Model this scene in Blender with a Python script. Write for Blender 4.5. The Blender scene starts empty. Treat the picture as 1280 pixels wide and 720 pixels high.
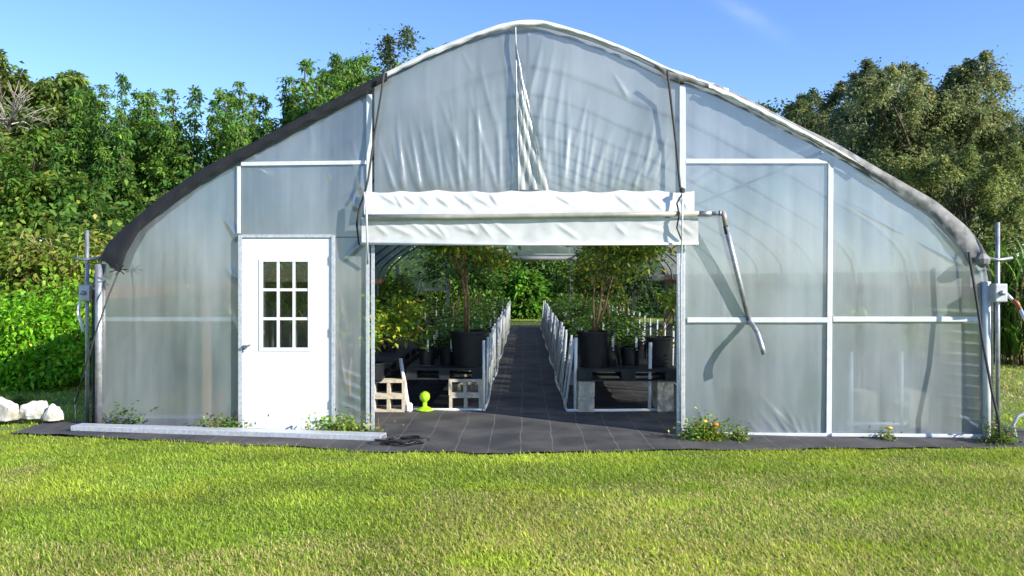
import bpy, math, random
import numpy as np
from mathutils import Vector, Matrix

R = random.Random(7)
NR = np.random.default_rng(11)
C = bpy.context.scene.collection
F, VX, HY, EYE = 1020.0, 657.0, 345.0, 1.63      # focal length in photo pixels, vanishing point, eye height
LEN_Y = 27.0                                      # far end of the greenhouse

# ------------------------------------------------------------------ geometry helpers
def FP(px, py, off=0.0):
    """point of the front wall plane (off = metres towards the lawn)"""
    a = (px - VX) / F
    Y = (8.45 - off) / (1 + .07 * a)
    return (a * Y, Y, EYE - (py - HY) / F * Y)

def at(px, py, Y):
    return ((px - VX) / F * Y, Y, EYE - (py - HY) / F * Y)

def ground_at(px, py):
    Y = F * EYE / (py - HY)
    return ((px - VX) / F * Y, Y, 0.0)

def base_py(px):
    a = (px - VX) / F
    return HY + F * (EYE - .008) / (8.45 / (1 + .07 * a))

ORIGIN = {}

class MB:
    def __init__(s):
        s.v, s.f = [], []
    def add(s, vs, fs):
        n = len(s.v)
        s.v += [tuple(p) for p in vs]
        s.f += [tuple(i + n for i in f) for f in fs]
    def hexa(s, p):
        s.add(p, [(0, 3, 2, 1), (4, 5, 6, 7), (0, 1, 5, 4), (1, 2, 6, 5), (2, 3, 7, 6), (3, 0, 4, 7)])
    def box(s, x0, x1, y0, y1, z0, z1):
        s.hexa([(x0, y0, z0), (x1, y0, z0), (x1, y1, z0), (x0, y1, z0), (x0, y0, z1), (x1, y0, z1), (x1, y1, z1), (x0, y1, z1)])
    def batten(s, x0, y0, x1, y1, w, o0, o1):
        """bar lying in the front wall between two photo points, w photo pixels wide"""
        dx, dy = x1 - x0, y1 - y0
        l = math.hypot(dx, dy); nx, ny = -dy / l * w / 2, dx / l * w / 2
        q = [(x0 - nx, y0 - ny), (x1 - nx, y1 - ny), (x1 + nx, y1 + ny), (x0 + nx, y0 + ny)]
        s.hexa([FP(a, b, o0) for a, b in q] + [FP(a, b, o1) for a, b in q])
    def tube(s, pts, r, n=8, caps=True):
        pts = [Vector(p) for p in pts]
        if not isinstance(r, (list, tuple)): r = [r] * len(pts)
        t0 = (pts[1] - pts[0]).normalized()
        u = t0.orthogonal().normalized(); rings = []
        base = len(s.v)
        for i, p in enumerate(pts):
            t = (pts[min(i + 1, len(pts) - 1)] - pts[max(i - 1, 0)])
            if t.length < 1e-9: t = t0
            t.normalize()
            u = (u - t * u.dot(t))
            if u.length < 1e-6: u = t.orthogonal()
            u.normalize(); w = t.cross(u)
            for k in range(n):
                a = 2 * math.pi * k / n
                s.v.append(tuple(p + (u * math.cos(a) + w * math.sin(a)) * r[i]))
        for i in range(len(pts) - 1):
            for k in range(n):
                a, b = base + i * n + k, base + i * n + (k + 1) % n
                s.f.append((a, b, b + n, a + n))
        if caps:
            s.f.append(tuple(base + k for k in reversed(range(n))))
            s.f.append(tuple(base + (len(pts) - 1) * n + k for k in range(n)))
    def lathe(s, prof, n=24, c=(0, 0, 0), closed=True):
        base = len(s.v)
        for r, z in prof:
            for k in range(n):
                a = 2 * math.pi * k / n
                s.v.append((c[0] + r * math.cos(a), c[1] + r * math.sin(a), c[2] + z))
        for i in range(len(prof) - 1):
            for k in range(n):
                a, b = base + i * n + k, base + i * n + (k + 1) % n
                s.f.append((a, b, b + n, a + n))
        if closed:
            s.f.append(tuple(base + k for k in reversed(range(n))))
            s.f.append(tuple(base + (len(prof) - 1) * n + k for k in range(n)))
    def grid(s, rows):
        n = len(rows[0]); base = len(s.v)
        for r in rows: s.v += [tuple(p) for p in r]
        for i in range(len(rows) - 1):
            for k in range(n - 1):
                a = base + i * n + k
                s.f.append((a, a + 1, a + n + 1, a + n))
    def build(s, name, mat, parent=None, smooth=False, origin=None, bevel=0):
        o = origin if origin is not None else (ORIGIN.get(parent.name, (0, 0, 0)) if parent else (0, 0, 0))
        me = bpy.data.meshes.new(name)
        me.from_pydata([(p[0] - o[0], p[1] - o[1], p[2] - o[2]) for p in s.v], [], s.f)
        me.materials.append(mat)
        if smooth: me.polygons.foreach_set('use_smooth', [True] * len(me.polygons))
        if smooth == 'auto': me.set_sharp_from_angle(angle=math.radians(35))
        me.update()
        ob = bpy.data.objects.new(name, me); C.objects.link(ob)
        if parent:
            ob.parent = parent
            ORIGIN[ob.name] = o
        elif origin is not None:
            ob.location = o
            ORIGIN[ob.name] = tuple(o)
        if bevel:
            b = ob.modifiers.new('bevel', 'BEVEL'); b.width = bevel; b.segments = 2; b.limit_method = 'ANGLE'
        return ob

def tag(o, label=None, cat=None, group=None, kind=None):
    if label: o['label'] = label
    if cat: o['category'] = cat
    if group: o['group'] = group
    if kind: o['kind'] = kind
    return o

def thing(name, label, cat, loc=(0, 0, 0), group=None):
    o = bpy.data.objects.new(name, None); C.objects.link(o)
    o.location = loc; o.empty_display_size = .2
    ORIGIN[o.name] = tuple(loc)
    return tag(o, label, cat, group)

def dup(root, loc, rz=0.0, sc=1.0, label=None, group=None):
    def cp(o, par):
        c = o.copy(); C.objects.link(c)
        if par: c.parent = par
        for ch in list(o.children): cp(ch, c)
        return c
    r = cp(root, None)
    r.location = loc; r.rotation_euler = (0, 0, rz)
    r.scale = (sc, sc, sc) if not isinstance(sc, tuple) else sc
    return tag(r, label, None, group)

# big leaf / blade meshes straight from arrays
def quads_object(name, V, nq, col, mat, parent=None):
    """V (nq*4,3) quads in order; col (nq,3)"""
    me = bpy.data.meshes.new(name)
    me.vertices.add(nq * 4); me.vertices.foreach_set('co', np.ascontiguousarray(V, np.float32).ravel())
    me.loops.add(nq * 4); me.loops.foreach_set('vertex_index', np.arange(nq * 4, dtype=np.int32))
    me.polygons.add(nq)
    me.polygons.foreach_set('loop_start', np.arange(0, nq * 4, 4, dtype=np.int32))
    me.update(calc_edges=True)
    ca = me.color_attributes.new('leaf_colour', 'FLOAT_COLOR', 'POINT')
    c4 = np.ones((nq * 4, 4), np.float32); c4[:, :3] = np.repeat(col, 4, axis=0)
    ca.data.foreach_set('color', c4.ravel())
    me.materials.append(mat)
    ob = bpy.data.objects.new(name, me); C.objects.link(ob)
    if parent:
        ob.parent = parent; ORIGIN[ob.name] = ORIGIN.get(parent.name, (0, 0, 0))
    return ob

def norm(a):
    return a / np.maximum(np.linalg.norm(a, axis=1, keepdims=True), 1e-9)

def leaf_quads(P, D, L, Wd, droop=.25, rng=NR):
    n = len(P)
    L = np.broadcast_to(np.asarray(L, float), (n,))[:, None]; Wd = np.broadcast_to(np.asarray(Wd, float), (n,))[:, None]
    D = norm(D)
    up = np.tile([0, 0, 1.0], (n, 1)) + rng.normal(0, .55, (n, 3))
    S = norm(np.cross(D, up)); N = np.cross(S, D)
    mid = P + D * L * .5 + N * L * .06
    tip = P + D * L - np.array([0, 0, 1.0]) * L * droop
    V = np.stack([P, mid - S * Wd / 2 - N * Wd * .12, tip, mid + S * Wd / 2 - N * Wd * .12], axis=1)
    return V.reshape(-1, 3)

def leaf_cols(n, base, var=.25, other=None, frac=0., rng=NR):
    c = np.tile(np.array(base, float), (n, 1))
    k = rng.random(n) < frac
    if other is not None: c[k] = other
    c *= (1 + rng.normal(0, var, (n, 1)))
    c[:, 0] *= 1 + rng.normal(0, var * .6, n)
    return np.clip(c, .004, .9)

# ------------------------------------------------------------------ materials
MATS = {}
def mat(name, col, rough=.6, metal=0., noise=None, bump=0., spec=.5, coord='Object'):
    m = bpy.data.materials.new(name); m.use_nodes = True
    nt = m.node_tree; b = nt.nodes['Principled BSDF']
    b.inputs['Roughness'].default_value = rough; b.inputs['Metallic'].default_value = metal
    b.inputs['Specular IOR Level'].default_value = spec
    tc = nt.nodes.new('ShaderNodeTexCoord')
    nz = nt.nodes.new('ShaderNodeTexNoise'); nz.inputs['Detail'].default_value = 6
    sc, amt, col2 = noise or (9, .3, None)
    nz.inputs['Scale'].default_value = sc
    nt.links.new(tc.outputs[coord], nz.inputs['Vector'])
    mp = nt.nodes.new('ShaderNodeMapRange'); mp.inputs[1].default_value = .35; mp.inputs[2].default_value = .68
    nt.links.new(nz.outputs['Fac'], mp.inputs[0])
    mx = nt.nodes.new('ShaderNodeMix'); mx.data_type = 'RGBA'
    mx.inputs['A'].default_value = (*col, 1)
    c2 = col2 or tuple(c * (1 - amt) for c in col)
    mx.inputs['B'].default_value = (*c2, 1)
    nt.links.new(mp.outputs[0], mx.inputs['Factor'])
    nt.links.new(mx.outputs['Result'], b.inputs['Base Color'])
    if bump:
        bp = nt.nodes.new('ShaderNodeBump'); bp.inputs['Strength'].default_value = bump; bp.inputs['Distance'].default_value = .01
        nt.links.new(nz.outputs['Fac'], bp.inputs['Height']); nt.links.new(bp.outputs[0], b.inputs['Normal'])
    MATS[name] = m
    return m

def leaf_material(name, trans=.35, gloss=.25, rough=.45):
    m = bpy.data.materials.new(name); m.use_nodes = True
    nt = m.node_tree; b = nt.nodes['Principled BSDF']; out = nt.nodes['Material Output']
    at_ = nt.nodes.new('ShaderNodeAttribute'); at_.attribute_name = 'leaf_colour'
    b.inputs['Roughness'].default_value = rough; b.inputs['Specular IOR Level'].default_value = gloss
    tr = nt.nodes.new('ShaderNodeBsdfTranslucent')
    hs = nt.nodes.new('ShaderNodeHueSaturation'); hs.inputs['Hue'].default_value = .485; hs.inputs['Value'].default_value = 1.5
    nt.links.new(at_.outputs['Color'], b.inputs['Base Color'])
    nt.links.new(at_.outputs['Color'], hs.inputs['Color']); nt.links.new(hs.outputs[0], tr.inputs['Color'])
    mx = nt.nodes.new('ShaderNodeMixShader'); mx.inputs[0].default_value = trans
    nt.links.new(b.outputs[0], mx.inputs[1]); nt.links.new(tr.outputs[0], mx.inputs[2])
    nt.links.new(mx.outputs[0], out.inputs['Surface'])
    return m

def film_material(name, opaque, tint=(.86, .9, .9), haze=(.72, .75, .75), edge=.6, rough=.1, spec=1.0, mottle=.95, sc=.75, trn=.36, blur=.38):
    """hazy polythene: clear part, milky part, gloss; thicker when seen along the sheet"""
    m = bpy.data.materials.new(name); m.use_nodes = True
    nt = m.node_tree; nt.nodes.remove(nt.nodes['Principled BSDF']); out = nt.nodes['Material Output']
    N = nt.nodes.new; L = nt.links.new
    t = N('ShaderNodeBsdfTransparent'); t.inputs[0].default_value = (*tint, 1)
    if blur:
        rf = N('ShaderNodeBsdfRefraction'); rf.inputs['IOR'].default_value = 1.12; rf.inputs['Roughness'].default_value = .42; rf.inputs[0].default_value = (*tint, 1)
        tm = N('ShaderNodeMixShader'); tm.inputs[0].default_value = blur; L(t.outputs[0], tm.inputs[1]); L(rf.outputs[0], tm.inputs[2]); t = tm
    d = N('ShaderNodeBsdfDiffuse'); d.inputs[0].default_value = (*haze, 1)
    tl = N('ShaderNodeBsdfTranslucent'); tl.inputs[0].default_value = (*haze, 1)
    hz = N('ShaderNodeMixShader'); hz.inputs[0].default_value = trn
    L(d.outputs[0], hz.inputs[1]); L(tl.outputs[0], hz.inputs[2])
    lw = N('ShaderNodeLayerWeight'); lw.inputs['Blend'].default_value = .35
    tc = N('ShaderNodeTexCoord')
    mpv = N('ShaderNodeMapping'); mpv.inputs['Scale'].default_value = (sc * 1.5, sc, sc * .45)
    nz = N('ShaderNodeTexNoise'); nz.inputs['Scale'].default_value = 1.0; nz.inputs['Detail'].default_value = 7; nz.inputs['Roughness'].default_value = .62
    L(tc.outputs['Object'], mpv.inputs[0]); L(mpv.outputs[0], nz.inputs['Vector'])
    a = N('ShaderNodeMath'); a.operation = 'MULTIPLY_ADD'; a.inputs[1].default_value = edge; a.inputs[2].default_value = opaque - mottle * .5
    L(lw.outputs['Facing'], a.inputs[0])
    a2 = N('ShaderNodeMath'); a2.operation = 'MULTIPLY_ADD'; a2.inputs[1].default_value = mottle; a2.use_clamp = True  # opacity patches for grime and for reflections painted into the film
    L(nz.outputs['Fac'], a2.inputs[0]); L(a.outputs[0], a2.inputs[2])
    # streaks and greenish patches paint in reflections and blurred plants, on top of grime
    mps = N('ShaderNodeMapping'); mps.inputs['Scale'].default_value = (16, 6, .7)
    ns = N('ShaderNodeTexNoise'); ns.inputs['Scale'].default_value = 1.0; ns.inputs['Detail'].default_value = 4
    L(tc.outputs['Object'], mps.inputs[0]); L(mps.outputs[0], ns.inputs['Vector'])
    a3 = N('ShaderNodeMath'); a3.operation = 'MULTIPLY_ADD'; a3.inputs[1].default_value = .22; a3.inputs[2].default_value = -.11; L(ns.outputs['Fac'], a3.inputs[0])
    a4 = N('ShaderNodeMath'); a4.operation = 'ADD'; a4.use_clamp = True; L(a2.outputs[0], a4.inputs[0]); L(a3.outputs[0], a4.inputs[1]); a2 = a4
    na = N('ShaderNodeTexNoise'); na.inputs['Scale'].default_value = 1.1; na.inputs['Detail'].default_value = 5; L(tc.outputs['Object'], na.inputs['Vector'])
    ra = N('ShaderNodeMapRange'); ra.inputs[1].default_value = .46; ra.inputs[2].default_value = .68; L(na.outputs['Fac'], ra.inputs[0])
    ca = N('ShaderNodeMix'); ca.data_type = 'RGBA'; ca.inputs['A'].default_value = (*haze, 1); ca.inputs['B'].default_value = (haze[0] * .82, haze[1] * .90, haze[2] * .88, 1)
    L(ra.outputs[0], ca.inputs['Factor']); L(ca.outputs['Result'], d.inputs[0]); L(ca.outputs['Result'], tl.inputs[0])
    mx = N('ShaderNodeMixShader'); L(a2.outputs[0], mx.inputs[0]); L(t.outputs[0], mx.inputs[1]); L(hz.outputs[0], mx.inputs[2])
    g = N('ShaderNodeBsdfGlossy'); g.inputs['Roughness'].default_value = rough
    fr = N('ShaderNodeFresnel'); fr.inputs['IOR'].default_value = 1.48
    fm = N('ShaderNodeMath'); fm.operation = 'MULTIPLY'; fm.inputs[1].default_value = spec; fm.use_clamp = True
    L(fr.outputs[0], fm.inputs[0])
    m2 = N('ShaderNodeMixShader'); L(fm.outputs[0], m2.inputs[0]); L(mx.outputs[0], m2.inputs[1]); L(g.outputs[0], m2.inputs[2])
    L(m2.outputs[0], out.inputs['Surface'])
    return m

M_film = film_material('hazy_film', .26, tint=(.88, .93, .94), haze=(.72, .79, .83), spec=3.6, rough=.13)
M_film2 = film_material('milky_film', .38, tint=(.88, .93, .95), haze=(.75, .82, .87), spec=3.6, rough=.13)
M_gable = film_material('gable_film', .40, haze=(.74, .79, .82), edge=.5, spec=3.2, rough=.3)
M_roof = film_material('roof_film', .33, haze=(.85, .88, .88), spec=.8, rough=.2, trn=.75, blur=0)
M_side = film_material('side_wall_film', .62, haze=(.9, .92, .88), spec=1.0, rough=.2, trn=.75, blur=0)
M_fold = film_material('folded_film', .68, haze=(.74, .75, .70), edge=.4, spec=1.2, rough=.25)
M_curtain = mat('white_curtain_film', (.70, .70, .69), .45, noise=(6, .0, (.56, .555, .53)))
M_white = mat('white_lumber', (.70, .71, .70), .5, noise=(14, .14, None), bump=.1)
M_door = mat('white_door_paint', (.88, .88, .87), .35, noise=(2.5, .05, None))
M_galv = mat('galvanised_steel', (.66, .67, .69), .42, .35, noise=(30, .25, None))
M_galvd = mat('weathered_galvanised_steel', (.42, .43, .44), .5, .7, noise=(20, .35, None))
M_bow = mat('dull_bow_steel', (.20, .21, .22), .6, .3, noise=(20, .35, None))
M_shade = mat('black_shade_cloth', (.013, .014, .018), .75, noise=(60, .5, None), bump=.4)
M_shade2 = mat('sunlit_dusty_shade_cloth', (.13, .127, .12), .7, noise=(11, .0, (.30, .29, .275)), bump=.8)  # black cloth as on the left; sun on its dust put into lighter grey
M_rope = mat('dark_rope', (.05, .05, .048), .8)
M_pipe = mat('olive_stained_pipe', (.42, .41, .33), .5, .2, noise=(8, .3, None))
M_pvc = mat('white_pvc', (.82, .82, .78), .35, noise=(10, .12, None))
M_pot = mat('black_pot_plastic', (.011, .012, .014), .5, noise=(8, .3, None), spec=.3)
M_soil = mat('potting_soil', (.045, .03, .02), .95, noise=(60, .6, None), bump=.8)
M_pallet = mat('black_pallet_plastic', (.016, .018, .02), .55, noise=(12, .0, (.03, .03, .03)), spec=.3)
M_block = mat('cream_concrete_block', (.60, .53, .40), .9, noise=(26, .0, (.44, .37, .27)), bump=.6)
M_bark = mat('tree_bark', (.11, .085, .06), .9, noise=(12, .5, None), bump=.8)
M_stem = mat('tan_plant_stem', (.30, .18, .09), .75, noise=(20, .4, None))
M_tan = mat('dry_tan_stem', (.42, .30, .14), .8, noise=(20, .4, None))
M_dead = mat('bleached_dead_wood', (.45, .40, .33), .85, noise=(8, .4, None))
M_wood = mat('brown_post_wood', (.56, .25, .11), .8, noise=(9, .35, None), bump=.3)
M_red = mat('red_plastic', (.75, .06, .05), .4)
M_lime = mat('lime_plastic', (.38, .72, .02), .35)
M_rock = mat('white_limestone', (.66, .63, .57), .9, noise=(9, .0, (.36, .32, .25)), bump=1.0)
M_orange = mat('rusty_brass', (.35, .12, .05), .5, .3)
M_joint = mat('worn_joint_metal', (.40, .33, .30), .5, .3, noise=(30, .5, None))
M_greybox = mat('grey_gearbox', (.55, .56, .57), .45, .3)
M_hose = mat('grey_hose', (.42, .45, .46), .45)
M_cord = mat('black_cord', (.015, .015, .017), .5)
M_leaf = leaf_material('leaf_green')
M_leaf_far = leaf_material('leaf_far', .4, .15, .6)
M_blade = leaf_material('grass_blade', .42, .2, .5)
M_dry = leaf_material('dry_leaf', .2, .1, .8)

def net_material(name, col, clear, scale=60, col2=None):
    """knitted shade cloth: an open mesh that lets part of the light through"""
    m = mat(name, col, .75, noise=(scale, .4, col2), bump=.4)
    nt = m.node_tree; t = nt.nodes.new('ShaderNodeBsdfTransparent'); mx = nt.nodes.new('ShaderNodeMixShader'); mx.inputs[0].default_value = clear
    nt.links.new(nt.nodes['Principled BSDF'].outputs[0], mx.inputs[1]); nt.links.new(t.outputs[0], mx.inputs[2]); nt.links.new(mx.outputs[0], nt.nodes['Material Output'].inputs['Surface'])
    return m
M_net = net_material('shade_cloth_mesh', (.03, .033, .038), .83)
M_net2 = net_material('sunlit_dusty_shade_cloth_mesh', (.16, .16, .16), .84, 14, (.22, .22, .21))  # right roof mesh: sunlit side painted in a paler grey than its left twin
def glass_material():
    m = bpy.data.materials.new('window_glass'); m.use_nodes = True
    nt = m.node_tree; nt.nodes.remove(nt.nodes['Principled BSDF'])
    t = nt.nodes.new('ShaderNodeBsdfTransparent'); t.inputs[0].default_value = (.8, .86, .82, 1)
    g = nt.nodes.new('ShaderNodeBsdfGlossy'); g.inputs['Roughness'].default_value = .01
    fr = nt.nodes.new('ShaderNodeFresnel'); fr.inputs[0].default_value = 1.5
    mx = nt.nodes.new('ShaderNodeMixShader')
    nt.links.new(fr.outputs[0], mx.inputs[0]); nt.links.new(t.outputs[0], mx.inputs[1]); nt.links.new(g.outputs[0], mx.inputs[2])
    nt.links.new(mx.outputs[0], nt.nodes['Material Output'].inputs['Surface'])
    return m
M_glass = glass_material()

def cloth_material():
    """black woven ground cover, pale marker thread every 30 cm, dust"""
    m = mat('woven_ground_cloth', (.030, .030, .032), .8, noise=(2.2, .0, (.085, .08, .072)))
    nt = m.node_tree; b = nt.nodes['Principled BSDF']; N = nt.nodes.new; L = nt.links.new
    tc = N('ShaderNodeTexCoord'); sp = N('ShaderNodeSeparateXYZ')
    wob = N('ShaderNodeTexNoise'); wob.inputs['Scale'].default_value = 1.3
    L(tc.outputs['Object'], wob.inputs['Vector']); L(tc.outputs['Object'], sp.inputs[0])
    ad = N('ShaderNodeMath'); ad.operation = 'MULTIPLY_ADD'; ad.inputs[1].default_value = .10
    L(wob.outputs['Fac'], ad.inputs[0]); L(sp.outputs['X'], ad.inputs[2])
    di = N('ShaderNodeMath'); di.operation = 'DIVIDE'; di.inputs[1].default_value = .305; L(ad.outputs[0], di.inputs[0])
    fr = N('ShaderNodeMath'); fr.operation = 'FRACT'; L(di.outputs[0], fr.inputs[0])
    lt = N('ShaderNodeMath'); lt.operation = 'LESS_THAN'; lt.inputs[1].default_value = .03; L(fr.outputs[0], lt.inputs[0])
    mk = N('ShaderNodeTexNoise'); mk.inputs['Scale'].default_value = 2.5
    L(tc.outputs['Object'], mk.inputs['Vector'])
    ml = N('ShaderNodeMath'); ml.operation = 'MULTIPLY'; L(lt.outputs[0], ml.inputs[0]); L(mk.outputs['Fac'], ml.inputs[1])
    mx = N('ShaderNodeMix'); mx.data_type = 'RGBA'; mx.inputs['B'].default_value = (.19, .185, .18, 1)
    src = b.inputs['Base Color'].links[0].from_socket
    L(ml.outputs[0], mx.inputs['Factor']); L(src, mx.inputs['A']); L(mx.outputs['Result'], b.inputs['Base Color'])
    bp = N('ShaderNodeBump'); bp.inputs['Strength'].default_value = .5; bp.inputs['Distance'].default_value = .03
    nz = N('ShaderNodeTexNoise'); nz.inputs['Scale'].default_value = 4; nz.inputs['Detail'].default_value = 5
    mp = N('ShaderNodeMapping'); mp.inputs['Scale'].default_value = (.35, 1.6, 1)
    L(tc.outputs['Object'], mp.inputs[0]); L(mp.outputs[0], nz.inputs['Vector']); L(nz.outputs['Fac'], bp.inputs['Height']); L(bp.outputs[0], b.inputs['Normal'])
    return m
M_cloth = cloth_material()

def lawn_material():
    m = mat('lawn_soil', (.15, .21, .035), .95, noise=(1.6, .0, (.21, .22, .06)))
    nt = m.node_tree; b = nt.nodes['Principled BSDF']; N = nt.nodes.new; L = nt.links.new
    tc = N('ShaderNodeTexCoord'); nz = N('ShaderNodeTexNoise'); nz.inputs['Scale'].default_value = 35; nz.inputs['Detail'].default_value = 8
    L(tc.outputs['Object'], nz.inputs['Vector'])
    bp = N('ShaderNodeBump'); bp.inputs['Strength'].default_value = 1; bp.inputs['Distance'].default_value = .04
    L(nz.outputs['Fac'], bp.inputs['Height']); L(bp.outputs[0], b.inputs['Normal'])
    return m
M_lawn = lawn_material()

# ------------------------------------------------------------------ ground
g = MB()
xs = [-300, -100, -40, -20, -10, -5, 0, 5, 10, 20, 40, 100, 300]; ys = [-200, -60, -20, 0, 4, 8, 14, 22, 34, 60, 120, 300, 600]
g.grid([[(x, y, 0) for x in xs] for y in ys])
tag(g.build('lawn', M_lawn), kind='structure', label='wide mown green lawn around the greenhouse', cat='lawn')

def vnoise(x, y, seed=0):
    r = np.random.default_rng(seed); T = r.random((64, 64))
    xi = np.floor(x).astype(int); yi = np.floor(y).astype(int); fx = x - xi; fy = y - yi
    fx = fx * fx * (3 - 2 * fx); fy = fy * fy * (3 - 2 * fy)
    a = T[xi % 64, yi % 64]; b = T[(xi + 1) % 64, yi % 64]; c = T[xi % 64, (yi + 1) % 64]; d = T[(xi + 1) % 64, (yi + 1) % 64]
    return (a * (1 - fx) + b * fx) * (1 - fy) + (c * (1 - fx) + d * fx) * fy

MAT_EDGE_X = [-5.35, -4.9, -4.0, -2.9, -1.8, -1.35, -.4, .6, 1.4, 2.6, 3.8, 5.25]
MAT_EDGE_Y = [8.42, 8.26, 8.12, 7.86, 7.60, 7.50, 7.42, 7.47, 7.57, 7.60, 7.66, 7.70]
def mat_front(x):
    return np.interp(x, MAT_EDGE_X, MAT_EDGE_Y)
gx = np.linspace(-5.3, 5.2, 180); g = MB(); rows = []
ts = np.concatenate([np.linspace(0, .12, 26) ** 1.0, np.linspace(.13, 1, 40)])
for t in ts:
    row = []
    for x in gx:
        y0 = float(mat_front(x)) + .03 * math.sin(x * 5.1) + .015 * math.sin(x * 17)
        y1 = LEN_Y if abs(x) < 4.62 else 9.0
        y = y0 + (y1 - y0) * t
        z = .010 + (.02 * float(vnoise(np.array(x * 1.7), np.array(y * 3.5), 3)) * (1 if y < 11 else .3))
        row.append((x, y, z))
    rows.append(row)
g.grid(rows)
tag(g.build('ground_cloth', M_cloth, smooth=True), kind='structure', label='black woven ground cloth under and before the greenhouse', cat='ground cloth')

def grass_field():
    rng = np.random.default_rng(5)
    Ps = []
    def zone(n, y0, y1, x0=None, x1=None, pw=1.0):
        y = y0 + (y1 - y0) * rng.random(n) ** pw
        if x0 is None:
            w = .72 * y + .5; x = (rng.random(n) * 2 - 1) * w
        else: x = x0 + (x1 - x0) * rng.random(n)
        Ps.append(np.stack([x, y], 1))
    zone(380000, 4.0, 8.6, pw=1.1)
    zone(26000, 7.6, 16, 5.0, 12)
    zone(26000, 8.2, 14, -11, -4.7)
    zone(12000, 27.1, 34, -5, 6)
    P = np.concatenate(Ps)
    inside = (P[:, 1] > mat_front(P[:, 0]) + rng.normal(0, .03, len(P))) & (P[:, 0] > -5.3) & (P[:, 0] < 5.25) & (P[:, 1] < 9.0)
    inside |= (np.abs(P[:, 0]) < 4.75) & (P[:, 1] > 8.2) & (P[:, 1] < 27)
    P = P[~inside]; n = len(P)
    n1 = vnoise(P[:, 0] * .8 + 9, P[:, 1] * 1.5 + 3, 1); n2 = vnoise(P[:, 0] * 3.1, P[:, 1] * 4.3, 2); n3 = vnoise(P[:, 0] * .45 + 4, P[:, 1] * .9, 8)
    patch = np.clip((n1 * .6 + n2 * .5 - .45) * 2.4, 0, 1)
    H = (.014 + .024 * rng.random(n) ** 1.5) * (.7 + .8 * n2)
    Wd = .004 + .004 * rng.random(n)
    far = P[:, 1] > 8.7; H[far] *= 1.6; Wd[far] *= 2.2
    fresh = np.array([.28, .40, .042]); lime = np.array([.42, .51, .06]); dry = np.array([.52, .46, .17])
    col = fresh + (lime - fresh) * patch[:, None]
    dryp = np.clip((n3 + .35 * (1 - n2) - .70) * 2.0, 0, .42) + .05
    isdry = rng.random(n) < dryp; col[isdry] = dry
    col *= 1 + rng.normal(0, .22, (n, 1)); col = np.clip(col, .01, .8)
    col *= (.80 + .42 * vnoise(P[:, 0] * 1.3 + 2, P[:, 1] * 2.2, 15))[:, None]
    # pale coarse tufts
    for (tx, ty, tr) in [(-.2, 4.66, .2), (-3.6, 6.2, .3)]:
        dd = np.hypot((P[:, 0] - tx) * .7, P[:, 1] - ty) / tr + (n2 - .5) * 1.1 + rng.normal(0, .22, n); k = dd < .55
        H[k] *= 1.35; Wd[k] *= 1.2; col[k] = (lime * 1.05) * (1 + rng.normal(0, .2, (k.sum(), 1)))
    az = rng.random(n) * 2 * np.pi; lean = .35 + 1.1 * rng.random(n)
    d = np.stack([np.cos(az) * lean, np.sin(az) * lean, np.ones(n)], 1); d = norm(d)
    s = np.stack([-np.sin(az), np.cos(az), np.zeros(n)], 1)
    b = np.stack([P[:, 0], P[:, 1], np.zeros(n)], 1)
    mid = b + d * (H * .55)[:, None]
    bend = np.stack([np.cos(az), np.sin(az), -np.ones(n) * .1], 1) * (H * .25 * lean)[:, None]
    tip = b + d * H[:, None] + bend
    w = Wd[:, None]
    q1 = np.stack([b - s * w * .5, b + s * w * .5, mid + s * w * .45, mid - s * w * .45], 1)
    q2 = np.stack([mid - s * w * .45, mid + s * w * .45, tip + s * w * .08, tip - s * w * .08], 1)
    V = np.concatenate([q1, q2], 1).reshape(-1, 3)
    o = quads_object('grass', V, n * 2, np.repeat(col, 2, axis=0), M_blade)
    tag(o, 'short sunlit green grass blades with dry tan patches', 'grass', kind='stuff')
grass_field()

# ------------------------------------------------------------------ greenhouse
GH = thing('greenhouse', 'big hoop greenhouse of hazy plastic film with an open front and white side door', 'greenhouse', (0, 8.45, 0))
PROF = [(118, 360), (120, 342), (128, 321), (137, 307), (150, 294), (170, 276), (200, 252), (250, 217), (300, 191), (320, 181), (380, 149), (430, 122),
        (483, 95), (537, 68), (593, 46), (625, 35), (644, 31), (660, 29.5), (677, 30), (698, 35), (740, 48), (786, 66), (836, 90), (870, 101), (905, 114), (940, 131),
        (999, 162), (1045, 184), (1103, 218), (1170, 256), (1209, 288), (1230, 316), (1237, 345), (1238, 362)]
_px = np.arange(118, 1238.5, 2.0); _py = np.interp(_px, [p[0] for p in PROF], [p[1] for p in PROF])
_k = np.ones(7) / 7; _s = np.convolve(np.pad(_py, 3, mode='reflect', reflect_type='odd'), _k, 'valid')
def prof(px): return float(np.interp(px, _px, _s))
OUT = [(118, 548)] + [(118, y) for y in (500, 450, 400, 372)] + [(x, prof(x)) for x in list(range(118, 160, 6)) + list(range(160, 1180, 15)) + list(range(1180, 1239, 6))] + [(1238, y) for y in (380, 420, 470, 520, 550)]

def seg_d(x, y, a):
    x1, y1, x2, y2 = a[:4]
    L2 = (x2 - x1) ** 2 + (y2 - y1) ** 2
    t = np.clip(((x - x1) * (x2 - x1) + (y - y1) * (y2 - y1)) / L2, 0, 1)
    return np.hypot(x - x1 - t * (x2 - x1), y - y1 - t * (y2 - y1)), t

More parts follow.
